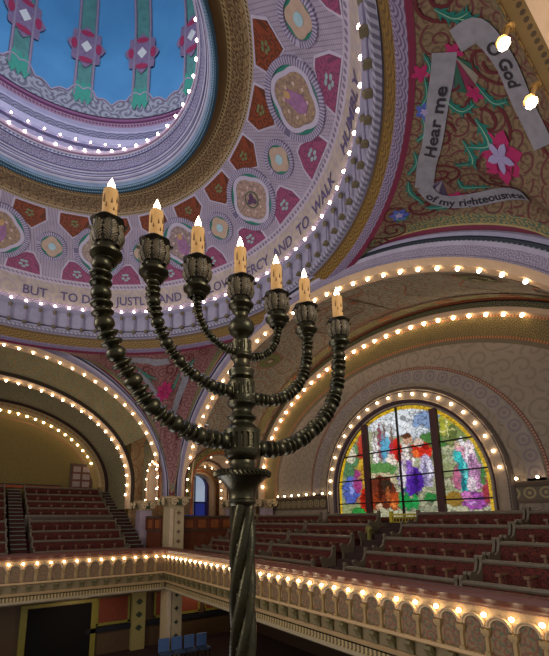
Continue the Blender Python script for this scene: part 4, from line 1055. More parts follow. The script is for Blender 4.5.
# near arch edge at the upper right, gold
mb = MB(); loft(mb, 1, S1o, S1o, [(1.55, 0, .12), (1.52, 0, .02), (1.42, 0, -.02), (1.3, 0, -.03)], 1.0, t0=.0, t1=PI*.5); trim(mb, bands('near_arch_gold', [(.12, '8a6a30', '4a3818', 'scallop', .25), (.3, '6a5228', '3c2c14', 'dots', .1)]))
mb = MB(); loft(mb, 1, S1o, S1o, [(1.3, 0, -.03), (.7, 0, -.03)], 1.0, t1=PI*.5); trim(mb, M['soffit'])

# ------------------------------------------------------------------ bulbs
def bulb_mesh(name, r, m):
    mb = MB(); mb.lathe([(.0, r), (r*.6, r*.8), (r, .1*r), (r*.85, -.5*r), (r*.4, -r*1.0)], 8)
    mb.m = 1; mb.lathe([(r*.45, -r*.9), (r*.6, -r*1.25), (r*1.0, -r*1.3), (r*1.0, -r*1.5), (0, -r*1.5)], 8)
    o = mb.build(name, [m, M['socket']], origin=(0, 0, 0), smooth=True, ang=60); return o
BUL = {}
def bulb(p, d, label, group, r=.046, m='bulb'):
    key = (round(r, 4), m)
    if key not in BUL: o = BUL[key] = bulb_mesh('light_bulb', r, M[m])
    else: o = BUL[key].copy(); COL.objects.link(o)
    o.location = (p[0], p[1], p[2]+ZE); o.rotation_mode = 'QUATERNION'; o.rotation_quaternion = Vector(d).normalized().to_track_quat('Z', 'Y')
    o['label'] = label; o['category'] = 'light bulb'; o['group'] = group; return o
def along(arch, th0, th1, ds):
    c, A, z0, B = arch; th = math.radians(th0); out = []
    while th < math.radians(th1):
        out.append(th); th += ds/math.hypot(A*sin(th), B*cos(th))
    return out
def arch_bulbs(axis, pos, arch, ths, label, group, r=.046, inset=.05, m='bulb', base=None, extra=0, ds=.57):
    for th in ths:
        u, z = arcpt(*arch, th, -inset); c, A, z0, B = arch
        n = (-cos(th)/A, -sin(th)/B)
        bulb(place(axis, pos, u, z), place(axis, -.0001*0 - .25*math.hypot(*n), *n) if axis == 0 else (n[0], -.25*math.hypot(*n), n[1]), label, group, r, m)
    for k in range(1, extra+1):
        u = arch[0]+arch[1]-inset
        bulb(place(axis, pos, u, arch[2]-k*ds), (0, -1, 0) if axis == 0 else (-1, 0, 0), label, group, r, m)
arch_bulbs(0, 8.95, R1, along(R1, -.5, 150, .565), 'lit bulb on the buff soffit of the great right arch', 'bulbs under the great right arch', .047)
arch_bulbs(1, 19.76, L1, along(L1, -3.5, 96, .585), 'lit bulb on the buff soffit of the great left arch', 'bulbs under the great left arch', .046)
arch_bulbs(0, 13.55, R2, along(R2, -.7, 133, .575), 'lit bulb on the inner arch before the lunette wall of the right gallery', 'bulbs under the inner right arch', .06, .07)
arch_bulbs(1, 21.9, L2, along(L2, -6, 88, .53), 'lit bulb on the middle arch of the left gallery', 'bulbs under the middle left arch', .055, .07)
arch_bulbs(1, 25.9, L3, along(L3, 22, 90, .46), 'lit bulb on the innermost arch of the left gallery', 'bulbs under the innermost left arch', .055, .08)
for th in along((10.05, 3.79, .95, 3.93), 3.0, 178, .565):
    u, z = 10.05+3.79*cos(th), .95+3.93*sin(th); bulb((13.98, u, z), (-1, 0, 0), 'lit bulb in the surround of the stained glass window', 'bulbs around the stained glass window', .046)
for k in range(9): bulb((13.94, 14.3+.57*k, 1.16), (-1, 0, 0), 'lit bulb in the straight row on the cornice left of the stained glass window', 'bulbs on the cornice left of the window', .043)
for k in range(4): bulb((13.94, 5.85-.57*k, 1.16), (-1, 0, 0), 'lit bulb in the straight row on the cornice right of the stained glass window', 'bulbs on the cornice right of the window', .043)
for k in range(-15, 24):
    a = math.radians(2+4*k); bulb((DX+7.89*cos(a), DY+7.89*sin(a), 9.01), (-cos(a), -sin(a), -.6), 'lit bulb on the dome balustrade below the inscription', 'bulbs around the dome balustrade', .047, 'bulb_cool')
for k in range(-6, 17):
    a = math.radians(1.0+7.15*k); bulb((DX+3.95*cos(a), DY+3.95*sin(a), 13.33), (-cos(a), -sin(a), -.5), 'lit bulb on the lip of the central oculus', 'bulbs around the oculus', .047, 'bulb_cool')
for k in range(9):
    a = math.radians(58+5.6*k); bulb((DX+6.2*cos(a), DY+6.2*sin(a), 16.0), (-cos(a), -sin(a), -.4), 'faint bulb on the drum ledge inside the oculus', 'bulbs on the ledge inside the oculus', .04, 'bulb_cool')
for k in range(1, 36): bulb((CXR-.07, CYR-SR*k, -1.69), (-1, 0, -.1), 'lit bulb between the small arches of the right balcony front', 'bulbs along the right balcony front', .043)
for k in range(1, 19): bulb((CXR-SL*k, CYR-.07, -1.67), (0, -1, -.1), 'lit bulb between the small arches of the left balcony front', 'bulbs along the left balcony front', .043)
bulb((CXR-.13, CYR-.13, -1.69), (-1, -1, 0), 'lit bulb at the corner where the two balcony fronts meet', 'corner bulb', .043)
# side arches of the corner bay
for (x, z) in ((11.92-.02, 1.0), (11.98, 1.5), (11.95, 2.05), (11.8, 2.6), (11.45, 3.05), (10.98, 3.3), (10.45, 3.25)):
    bulb((x, 18.98, z), (-.3, -1, 0), 'lit bulb on the pale reveal of the outer side arch by the corner pier', 'bulbs of the outer side arch', .038)
for (x, z) in ((11.98, 1.15), (11.98, 1.6), (11.9, 2.1), (11.7, 2.55), (11.35, 2.85), (10.9, 2.9)):
    bulb((x-.05, 20.42, z), (-.3, -1, 0), 'lit bulb on the inner nested arch inside the corner bay', 'bulbs of the inner side arch', .038)
for (y, z) in ((21.12, 1.0), (21.13, 1.55), (21.1, 2.1), (20.95, 2.55), (20.65, 2.85), (20.3, 2.95), (19.95, 2.8), (19.68, 2.5), (19.58, 2.05), (19.57, 1.5), (19.57, 1.0)):
    bulb((7.68, y, z), (-1, -.2, 0), 'lit bulb around the narrow side arch left of the corner pier', 'bulbs of the narrow side arch', .038)
# the near arch
for i, (x, z) in enumerate(((4.80, 5.61), (5.38, 5.13))):
    q = bulb((x, 1.5, z), (-.3, -.3, -1), ('large lit bulb on the near arch at the top right corner', 'lit bulb on the near arch at the right edge')[i], 'bulbs of the near arch', .07)
    tag(MB().tube([(x+.02, 1.5, z+.09), (x+.1, 1.46, z+.3)], .03, 8).lathe([(0, 0), (.07, .01), (.05, .046), (0, .07)], 10, (x+.1, 1.46, z+.26)).build('bulb_holder', M['socket'], smooth=True),
        ('brass stem holding the large bulb on the near arch', 'brass stem holding the bulb at the right edge')[i], 'lamp holder')

# ------------------------------------------------------------------ balcony fronts
def fmapR(s, n, h): return (CXR-n, CYR-s, h)
def fmapL(s, n, h): return (CXR-s, CYR-n, h)
M['rail'] = plain('rose_brown_handrail', '573229', .4, var=.12)
M['front'] = bands('painted_arcade_back', [(9, 'a5895e', '6f5a38', 'scroll', .2)])
M['frontn'] = material('painted_niche_ornament', lambda g: (lambda uv: g.mix(g.spiral(uv[0], uv[1], 6, 1.6, .3), g.mix(g.spiral(uv[0]+3, uv[1], 4.4, 1.6, .35), lin('705a3e'), lin('50523a')), lin('6b402c')))(g.uv()), .6)
M['buff'] = plain('buff_plaster_moulding', 'a3875f', .55, var=.1)
def xbox(mb, f, s0, s1, n0, n1, h0, h1):
    k = len(mb.v); mb.box(s0, s1, n0, n1, h0, h1)
    for i in range(k, len(mb.v)): mb.v[i] = f(*mb.v[i])
    return mb
def xprof(mb, f, prof, L, s0=0):
    V = 0; r0, r1, u0, u1 = [], [], [], []
    for j, (n, h) in enumerate(prof):
        if j: V += math.dist(prof[j], prof[j-1])
        r0.append(f(s0 + n*0, n, h)); r1.append(f(L, n, h)); u0.append((s0, V)); u1.append((L, V))
    return mb.grid([r0, r1], [u0, u1])
def balcony(f, sp, nb, L, name, label):
    t = empty(name, (0, 0, 0)); tag(t, label, 'balcony front')
    xprof(MB(), f, [(-.25, -1.36), (-.22, -1.30), (.10, -1.30), (.14, -1.34), (.14, -1.40), (.10, -1.44), (.07, -1.5)], L, -.25).build('handrail', M['rail'], t, smooth=True)
    xprof(MB(), f, [(.07, -1.5), (.05, -1.53), (.05, -1.56), (.0, -1.58)], L, -.1).build('bead_course', bands('brown_bead_course', [(.2, '7a5640', 'b08a62', 'dots', .07)]), t)
    xprof(MB(), f, [(.0, -1.58), (.0, -2.42), (-.3, -2.42)], L, -.05).build('front_panel', M['buff'], t)
    mb = MB()
    for k in range(nb):
        c = (k+.5)*sp; w = sp*.36; hc = -1.9
        pts = [(c-w, -2.36)]+[(c-w*cos(PI*i/10), hc+w*sin(PI*i/10)) for i in range(11)]+[(c+w, -2.36)]
        mb.poly([f(a, .012, b) for a, b in pts], pts)
    mb.build('niche_painting', M['frontn'], t)
    mb = MB()
    for k in range(nb):
        c = (k+.5)*sp; hc = -1.9; rows = []
        for i in range(13):
            a = PI*i/12; ca, sa = -cos(a), sin(a)
            rows.append([f(c+ca*q, n, hc+sa*q) for q, n in ((sp*.335, .01), (sp*.345, .05), (sp*.39, .055), (sp*.40, .04), (sp*.43, .075), (sp*.47, .08), (sp*.49, .01))])
        mb.grid(rows)
    mb.build('arch_mouldings', plain('buff_arch_moulding', 'c2a57c', .5, var=.08), t, smooth=True)
    mb = MB()
    for k in range(1):
        s = k*sp
        for q in ((-.07, .07, .01, .1, -2.0, -1.93), (-.055, .055, .01, .08, -2.04, -2.0), (-.03, .03, .01, .06, -2.3, -2.04), (-.05, .05, .01, .08, -2.36, -2.3)):
            xbox(mb, f, s+q[0], s+q[1], *q[2:])
    c0 = mb.build('colonnette', plain('ochre_colonnette', '8f7548', .5, var=.15), t)
    for k in range(1, nb+1):
        c = c0.copy(); COL.objects.link(c); c.location = Vector(f(sp*k, 0, 0))-Vector(f(0, 0, 0))
    xprof(MB(), f, [(.0, -2.36), (.09, -2.36), (.1, -2.42), (.05, -2.46), (.0, -2.46)], L, -.1).build('string_course', M['buff'], t, smooth=True)
    xprof(MB(), f, [(-.02, -2.46), (-.02, -2.74)], L, 0).build('bracket_frieze', plain('dark_olive_frieze', '6f6040'), t)  # one even dark olive tone behind the brackets
    br = []
    b = MB(); prof = [(.0, -2.46), (.14, -2.46), (.15, -2.52), (.09, -2.58), (.05, -2.66), (.04, -2.72), (.0, -2.74)]
    k0 = len(b.v); rows = [[(s, n, h) for n, h in prof] for s in (-.07, .07)]; b.grid(rows); b.poly([(-.07, n, h) for n, h in prof]); b.poly([(.07, n, h) for n, h in reversed(prof)])
    base = [tuple(v) for v in b.v]
    b.v = [f(sp*.5+v[0], v[1], v[2]) for v in base]
    first = b.build('bracket', plain('olive_bronze_bracket', '5f5636', .5), t)
    for k in range(1, nb):
        c = first.copy(); COL.objects.link(c); d = Vector(f(sp*(k+.5), 0, 0))-Vector(f(sp*.5, 0, 0)); c.location = d
    xprof(MB(), f, [(.0, -2.74), (.04, -2.76), (.0, -2.84)], L, -.05).build('torus_moulding', M['buff'], t)
    xprof(MB(), f, [(-.0, -2.84), (-.03, -2.87), (-.03, -3.02), (-.0, -3.05)], L, 0).build('dentil_course', bands('olive_dentil_course', [(.04, 'a08b62', 'a08b62', 'plain', 1), (.2, '9a8558', '57492e', 'stripe', .12), (1, 'a08b62', 'a08b62', 'plain', 1)]), t)
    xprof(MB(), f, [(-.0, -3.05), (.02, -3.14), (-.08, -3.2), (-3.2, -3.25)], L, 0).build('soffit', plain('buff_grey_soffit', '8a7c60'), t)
    return t
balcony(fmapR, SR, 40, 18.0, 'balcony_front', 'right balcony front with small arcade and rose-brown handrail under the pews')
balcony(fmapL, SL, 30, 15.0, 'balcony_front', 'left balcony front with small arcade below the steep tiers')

# ------------------------------------------------------------------ tiers and pews
RT = [(8.9+.9*k, -1.33+.37*k) for k in range(5)]
mb = MB()
for k in range(6):
    x0 = 8.05 if k == 0 else 8.12+.9*k; x1 = 8.12+.9*(k+1); h = -2.2+.37*k
    if k == 5: x1 = 14.1
    mb.box(x0, x1, .3, 18.7, -2.9, h)
mb.box(7.85, 8.12, .3, 18.6, -2.9, -2.2)
mb.box(7.4, 14.1, 18.7, 22.9, -2.9, -2.0)
struct('floor_right_gallery', mb, M['carpet'])
mb = MB()
LTY = [19.3, 20.1, 20.9, 21.7, 23.1, 23.9, 24.7, 25.5]; LTH = [-1.31, -.9, -.5, -.05, .59, .97, 1.37, 1.8]
mb.box(-9, 7.6, 18.5, 18.75, -2.9, -2.2)
for k in range(8):
    y0 = LTY[k]-.62; y1 = (LTY[k+1]-.62) if k < 7 else 26.3; mb.box(-9, 6.5, y0, y1, -2.9, LTH[k]-.85)
mb.box(6.5, 7.8, 18.6, 19.2, -2.9, -2.0)
struct('floor_left_gallery', mb, M['carpet'])
# flights of steps beside the left pews: one thing with treads
def stair(name, x0, x1, y0, h0, y1, h1, n, label, side=None):
    t = empty(name, (x0, y0, h0)); tag(t, label, 'stair')
    tr = None
    for k in range(n):
        ya = (y1-y0)*k/n; ha = (h1-h0)*(k+1)/n
        if tr is None:
            MB().box(0, x1-x0, 0, (y1-y0)/n+.3, -.3, ha).build('riser', plain('dark_red_stair_carpet', '3a1a16', .9), t); r0 = t.children[0]
            tr = MB().box(-.02, x1-x0, -.03, .07, ha-.015, ha+.02).build('nosing', plain('grey_green_nosing', '5e6656', .45), t)
        else:
            for o in (r0, tr):
                c = o.copy(); COL.objects.link(c); c.location = (0, ya, ha-(h1-h0)/n)
    return t
stair('gallery_stair', 6.45, 7.25, 18.9, -1.9, 25.6, 1.6, 20, 'flight of dark steps right of the left gallery pews')
stair('gallery_stair', 1.55, 2.15, 18.9, -1.9, 25.6, 1.6, 20, 'flight of dark steps at the left edge of the left gallery pews')

PEW = {}
def pew_parts(L, arm=.55):
    key = round(L, 3)
    if key in PEW: return PEW[key]
    t = empty('pew', (0, 0, 0))
    MB().box(0, L, -.5, -.02, .36, .44).box(.02, L-.02, -.42, -.06, 0, .36).build('seat', M['red'], t)
    mb = MB(); mb.grid([[(0, -.10, .42), (0, -.02, .84)], [(L, -.10, .42), (L, -.02, .84)]]); mb.grid([[(0, -.04, .0), (0, .03, .84)], [(L, -.04, .0), (L, .03, .84)]])
    mb.build('backrest', M['red'], t)
    mb = MB(); pr = [(-.045, .80), (-.06, .84), (-.04, .885), (.02, .9), (.06, .87), (.05, .82), (.02, .8)]
    mb.grid([[(0, a, b) for a, b in pr], [(L, a, b) for a, b in pr]]); mb.build('top_rail', M['wood_rail'], t, smooth=True)
    for x in (0, L):
        mb = MB(); pr = [(-.55, 0), (-.5, .3), (-.56, .52), (-.6, .6), (-.56, .66), (-.46, .66), (-.38, .6), (-.28, .58), (-.14, .66), (-.06, .82), (-.06, .92), (.0, .97), (.07, .93), (.07, .82), (.05, .6), (.05, 0)]
        mb.grid([[(x-.03, a, b) for a, b in pr], [(x+.03, a, b) for a, b in pr]], cv=True)
        mb.poly([(x-.03, a, b) for a, b in pr]); mb.poly([(x+.03, a, b) for a, b in reversed(pr)])
        mb.tube([(x-.045, .0, .93), (x+.045, .0, .93)], .055, 8); mb.tube([(x-.04, -.54, .61), (x+.04, -.54, .61)], .05, 8)
        mb.build('end_panel', M['wood_rail'], t)
    n = max(2, round(L/arm))
    for i in range(1, n):
        x = L*i/n
        MB().box(x-.035, x+.035, -.46, -.06, .62, .66).box(x-.025, x+.025, -.42, -.36, .44, .62).box(x-.05, x+.05, -.48, -.38, .61, .67).build('armrest', plain('brown_armrest_wood', '6a4c38', .4), t)
    PEW[key] = t; return t
used = set()
def pew(x, y, h, L, rz, label, group):
    t = pew_parts(L)
    if id(t) in used: t = copy_tree(t)
    used.add(id(pew_parts(L)))
    t.location = (x, y, h+ZE); t.rotation_euler = (0, 0, rz); tag(t, label, 'pew', group)
rown = ['front row', 'second row', 'third row', 'fourth row', 'topmost row']
for bi, (ya, yb, bl) in enumerate(((.7, 5.1, 'at the far right edge'), (5.1, 8.4, 'right of the window aisle'), (9.6, 12.9, 'left of the window aisle'), (12.9, 17.6, 'nearest the panelled screen'))):
    for k, (x, h) in enumerate(RT):
        if k == 4 and bi == 2: yb2, ya2 = 12.6, 9.9
        else: yb2, ya2 = yb, ya
        if bi == 3: yb2 = 17.6
        pew(x, yb2-.05, h-.87, round(yb2-ya2-.1, 2), -PI/2, 'red pew in the %s of the right gallery, %s' % (rown[k], bl), 'pews of the right gallery')
rl = ['frontmost', 'second from the front', 'third from the front', 'just below the cross aisle', 'just above the cross aisle', 'third from the top', 'second from the top', 'topmost']
for k in range(8):
    pew(2.35, LTY[k], LTH[k]-.87, 3.98, 0, 'long red pew in the left gallery block, %s' % rl[k], 'pews of the left gallery')
for k in range(8):
    pew(-2.6, LTY[k], LTH[k]-.87, 3.98, 0, 'long red pew beyond the left stair at the left edge, %s' % rl[k], 'pews left of the left stair')
# cross aisle rail
t = empty('aisle_rail', (2.2, 22.35, -.6)); tag(t, 'greenish rail along the cross aisle of the left gallery', 'rail')
MB().box(0, 4.2, 0, .06, .74, .84).build('top_bar', M['wood_rail'], t); MB().box(0, 4.2, .01, .05, .0, .74).build('board', M['wood_dark'], t)
# ornamental iron railing under the window, its yellow light put into the colour
t = empty('aisle_railing', (12.75, 8.5, -.72)); tag(t, 'iron lattice railing with yellow light in its colour on the aisle steps below the stained glass window', 'railing')
YL = plain('iron_lattice_yellow_light', 'b0a032', .4, var=.2)
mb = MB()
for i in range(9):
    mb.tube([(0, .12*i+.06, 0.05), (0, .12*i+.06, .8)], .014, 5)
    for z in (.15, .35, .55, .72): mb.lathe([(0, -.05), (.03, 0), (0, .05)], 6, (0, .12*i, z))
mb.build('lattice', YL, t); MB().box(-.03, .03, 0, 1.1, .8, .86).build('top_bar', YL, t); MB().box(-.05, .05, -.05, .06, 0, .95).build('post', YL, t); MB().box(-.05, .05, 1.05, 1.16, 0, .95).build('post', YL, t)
t = empty('aisle_pew_end', (11.3, 9.45, -1.1)); tag(t, 'pew end with olive light in its colour beside the aisle steps', 'pew end')  # pew end built as a short post, olive light put into its colour
OB = plain('pew_end_olive_light', '6f6a35', .4); MB().box(-.05, .05, -.05, .05, 0, .7).build('shaft', OB, t); MB().tube([(-.06, 0, .74), (.06, 0, .74)], .1, 12).build('finial', OB, t)
# aisle steps
mb = MB()
for k in range(11):
    mb.box(8.15+.42*k, 8.15+.42*(k+1)+.02, 8.45, 9.55, -2.6, -2.02+.185*k)
struct('floor_aisle_steps', mb, plain('dark_step_carpet', '30201c', .9))

# ------------------------------------------------------------------ ground level seen under the balconies
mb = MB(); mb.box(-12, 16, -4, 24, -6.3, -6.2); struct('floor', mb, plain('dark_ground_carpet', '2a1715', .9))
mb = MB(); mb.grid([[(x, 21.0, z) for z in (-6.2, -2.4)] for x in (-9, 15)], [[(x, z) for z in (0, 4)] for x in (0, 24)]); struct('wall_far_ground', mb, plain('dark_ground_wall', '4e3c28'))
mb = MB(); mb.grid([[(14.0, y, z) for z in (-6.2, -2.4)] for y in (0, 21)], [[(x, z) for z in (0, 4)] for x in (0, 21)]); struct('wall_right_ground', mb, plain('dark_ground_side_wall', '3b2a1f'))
M['green_frame'] = plain('olive_green_frame', '77702f', .5)
d3 = tag(MB().box(2.55, 5.3, 20.93, 20.97, -6.2, -3.85).build('door_2', plain('black_doorway', '0b0908', 1.0)), 'dark doorway with olive frame under the left balcony', kind='structure')
for mbx, nm in ((MB().box(2.25, 2.52, 20.88, 21, -6.2, -3.72), 'door_jamb'), (MB().box(5.22, 5.45, 20.88, 21, -6.2, -3.72), 'door_jamb'), (MB().box(2.25, 5.45, 20.86, 21, -3.8, -3.66), 'door_head')):
    o = mbx.build(nm, M['green_frame'], parent=d3); o.location = (0, 0, ZE)
d3.location.z = 0
for (x0, x1) in ((5.0+.45, 7.05), (8.3, 10.9), (11.2, 13.6)):
    trim(MB().box(x0, x1, 20.93, 20.98, -4.8, -3.72), M['terracotta'], False)
    trim(MB().box(x0, x1, 20.9, 20.99, -4.92, -4.8).box(x0, x0+.1, 20.9, 20.99, -4.9, -3.7).box(x1-.1, x1, 20.9, 20.99, -4.9, -3.7), M['green_frame'], False)
trim(MB().box(5.0, 14, 20.88, 20.99, -5.2, -4.98), M['navy'], False)
pl = empty('ground_pilaster', (7.45, 20.7, -6.2)); tag(pl, 'olive pilaster with dark rosettes under the left balcony', 'pilaster')
MB().box(-.33, .33, 0, .28, 0, 3.2).build('shaft', plain('olive_buff_plaster', '8d8250'), pl)
for z in (1.0, 1.6, 2.2, 2.8):
    MB().poly([(.14*cos(2*PI*i/12)*(1+.3*cos(8*PI*i/12)), -.01, z+.14*sin(2*PI*i/12)) for i in range(12)]).build('painted_rosette', plain('dark_green_stencil', '2c3a28'), pl)
# blue chairs on the ground floor
ch = None
for k, (x, y) in enumerate(((7.75, 18.0), (8.35, 17.95), (8.95, 17.9), (9.55, 17.85))):
    if ch is None:
        ch = empty('chair', (x, y, -6.2))
        MB().box(-.24, .24, -.24, .24, .40, .48).build('seat', M['blue_chair'], ch); MB().box(-.24, .24, .2, .28, .48, 1.0).build('backrest', plain('pale_blue_chair_back', '4f6a96'), ch)
        for sx in (-.2, .2):
            for sy in (-.2, .2): MB().box(sx-.02, sx+.02, sy-.02, sy+.02, 0, .4).build('leg', M['dark'], ch)
        c = ch
    else: c = copy_tree(ch)
    c.location = (x, y, ZE-6.2); tag(c, 'blue chair on the ground floor right of the corner pier, seen below the balcony', 'chair', 'blue chairs under the balcony')

# ------------------------------------------------------------------ menorah
MX, MY = 1.268, 1.936
PLAT = -1.75
mb = MB(); mb.box(-3, 4.2, -2.2, 2.8, -6.2, PLAT); struct('floor_platform', mb, plain('dark_platform_carpet', '3a2420', .9))
men = empty('menorah', (MX, MY, PLAT)); tag(men, 'towering dark bronze seven-branched candelabrum with beaded arms and twisted post', 'menorah')
def mpart(name, mb, m, smooth=True, parent=None, ang=35):
    o = mb.build(name, m, parent or men, smooth=smooth, ang=ang)
    o.location = (-MX, -MY, -PLAT) if parent is None else (0, 0, 0); return o
def fluted(r, z0, z1, n, mb):
    def mod(a, rr, z): return 1-.09*max(0, cos(a*n))**.5 if z0+.012 < z < z1-.012 else 1
    zs = [z0, z0+.01, z0+.02]+[z0+.02+(z1-z0-.04)*i/4 for i in range(1, 4)]+[z1-.02, z1-.01, z1]
    return mb.lathe([(r, z) for z in zs], n*8, (MX, MY, 0), mod=mod)
O3 = (MX, MY, 0)
# twisted shaft
def tw(mb, r, z0, z1, turns, lobes=6):
    n, m = 72, 110; rows = []
    for i in range(n):
        row = []
        for j in range(m+1):
            z = z0+(z1-z0)*j/m; a = 2*PI*i/n; ph = lobes*(a)+2*PI*turns*(z-z0)
            q = r*(.62+.38*abs(cos(ph/2))**.75)
            row.append((MX+q*cos(a), MY+q*sin(a), z))
        rows.append(row)
    return mb.grid(rows, cu=True)
mpart('twisted_post', tw(MB(), .073, PLAT+.3, .09, -4.0, 5), M['bronze'], ang=60)
mpart('base', MB().lathe([(0, PLAT), (.42, PLAT), (.42, PLAT+.06), (.34, PLAT+.1), (.3, PLAT+.14), (.16, PLAT+.2), (.11, PLAT+.26), (.09, PLAT+.32), (0, PLAT+.32)], 40, O3), M['bronze'])
mpart('flared_bowl', MB().lathe([(.067, .07), (.077, .08), (.08, .092), (.074, .104), (.077, .11), (.074, .125), (.08, .155), (.1, .19), (.135, .222), (.15, .236), (.13, .25), (.1, .262)], 48, O3), M['bronze'])
mb = MB(); n = 40; 
for i in range(n):
    a = 2*PI*i/n; b = a+.12
    mb.tube([(MX+.140*cos(a), MY+.140*sin(a), .262), (MX+.157*cos(a+.06), MY+.157*sin(a+.06), .25), (MX+.152*cos(b), MY+.152*sin(b), .232)], .011, 5)
mpart('rope_rim', mb, M['bronze'])
mpart('lower_knop', MB().lathe([(.1, .262), (.08, .275), (.071, .295), (.075, .31), (.07, .325), (.086, .335), (.1, .352), (.104, .37), (.106, .382)], 48, O3), M['bronze'])
mpart('lower_fluted_drum', fluted(.106, .382, .487, 20, MB()), M['bronze'])
mpart('lower_collar', MB().lathe([(.107, .487), (.108, .5), (.095, .514), (.08, .53), (.063, .541), (.064, .553), (.07, .559), (.085, .57), (.087, .578), (.078, .587), (.064, .597), (.057, .612), (.058, .625), (.07, .64), (.086, .655), (.088, .668), (.082, .678), (.079, .693)], 48, O3), M['bronze'])
mpart('middle_fluted_drum', fluted(.079, .693, .785, 18, MB()), M['bronze'])
mpart('middle_collar', MB().lathe([(.08, .785), (.078, .796), (.06, .803), (.052, .81), (.06, .818), (.073, .824), (.072, .84), (.078, .852), (.078, .866), (.064, .876), (.053, .89), (.048, .912), (.05, .93), (.06, .94), (.068, .95), (.067, .962), (.062, .97)], 48, O3), M['bronze'])
mpart('upper_fluted_drum', fluted(.062, .97, 1.052, 16, MB()), M['bronze'])
mpart('upper_knop', MB().lathe([(.063, 1.052), (.05, 1.06), (.037, 1.073), (.045, 1.086), (.062, 1.1), (.075, 1.117), (.08, 1.14), (.077, 1.168), (.06, 1.19), (.048, 1.2), (.04, 1.217), (.043, 1.237), (.052, 1.25), (.056, 1.262)], 48, O3), M['bronze'])
def cup(cx, s=1.0, parent=None):
    o = (cx, MY, 0)
    def zc(z): return 1.335+(z-1.355)*.127/.157
    mb = MB().lathe([(.04, 1.235), (.054, 1.248), (.05, 1.26), (.064, 1.27), (.078, 1.284), (.08, 1.296), (.066, 1.303), (.052, 1.312), (.042, 1.325), (.05, 1.34)], 32, o)
    d = mpart('drip_dish', mb, M['bronze'])
    def mod(a, r, z): return 1+.05*cos(6*a)
    mb = MB().lathe([(r, zc(z)) for r, z in [(.046, 1.355), (.062, 1.372), (.069, 1.4), (.067, 1.44), (.06, 1.475), (.062, 1.495), (.078, 1.508), (.086, 1.514), (.082, 1.522), (.05, 1.514), (.0, 1.49)]], 36, o, mod=mod)
    c = mpart('candle_cup', mb, M['bronze_dark'])
    # acanthus leaves
    for k in range(6):
        a = 2*PI*k/6+PI/6-.1; rows, uvs = [], []
        for j in range(9):
            f = j/8; z = zc(1.36+.15*f); w = .037*sin(PI*min(.96, f*.8+.14))**.6; rr = .056+.022*sin(PI*min(1, f*1.25))**.8+(.036*((f-.6)/.4)**1.5 if f > .6 else 0); uvs.append([(q, f) for q in (-1, -.6, 0, .6, 1)])
            if f > .95: z -= .016
            row = []
            for q in (-1, -.6, 0, .6, 1):
                aa = a+q*w/rr*(1+.12*(-1)**j); lift = .009*(1-abs(q))+(.004 if abs(q) == .6 else 0)
                row.append((cx+(rr+lift)*cos(aa), MY+(rr+lift)*sin(aa), z))
            rows.append(row)
        o2 = mpart('acanthus_leaf', MB().grid(rows, uvs), M['leafm'], parent=c, ang=50)
    return c
ARMS = {
 'OL': ([(1.17, .43), (1.08, .428), (.994, .436), (.893, .464), (.82, .496), (.757, .527), (.694, .571), (.643, .63), (.595, .69), (.552, .745), (.516, .797), (.491, .849), (.465, .9), (.451, .953), (.44, 1.005), (.433, 1.065), (.428, 1.118), (.425, 1.167), (.428, 1.262)], .050, .443),
 'ML': ([(1.19, .735), (1.144, .722), (1.076, .73), (1.01, .748), (.939, .777), (.89, .806), (.842, .846), (.802, .89), (.767, .936), (.74, .987), (.718, 1.04), (.699, 1.128), (.692, 1.219), (.692, 1.262)], .0375, .694),
 'IL': ([(1.21, .985), (1.189, .975), (1.15, .98), (1.104, .997), (1.058, 1.021), (1.02, 1.054), (.99, 1.095), (.967, 1.152), (.959, 1.207), (.957, 1.262)], .025, .957),
 'IR': ([(1.33, .975), (1.37, .98), (1.41, .998), (1.464, 1.033), (1.51, 1.085), (1.54, 1.15), (1.555, 1.215), (1.556, 1.262)], .026, 1.553),
 'MR': ([(1.34, .72), (1.38, .713), (1.45, .716), (1.53, .735), (1.60, .77), (1.67, .822), (1.725, .885), (1.77, .955), (1.798, 1.04), (1.814, 1.13), (1.818, 1.2), (1.814, 1.262)], .038, 1.811),
 'OR': ([(1.37, .415), (1.42, .408), (1.488, .413), (1.54, .424), (1.613, .446), (1.689, .483), (1.768, .532), (1.852, .597), (1.929, .665), (1.992, .738), (2.045, .819), (2.083, .9), (2.106, .975), (2.12, 1.06), (2.13, 1.14), (2.136, 1.2), (2.14, 1.262)], .050, 2.148)}
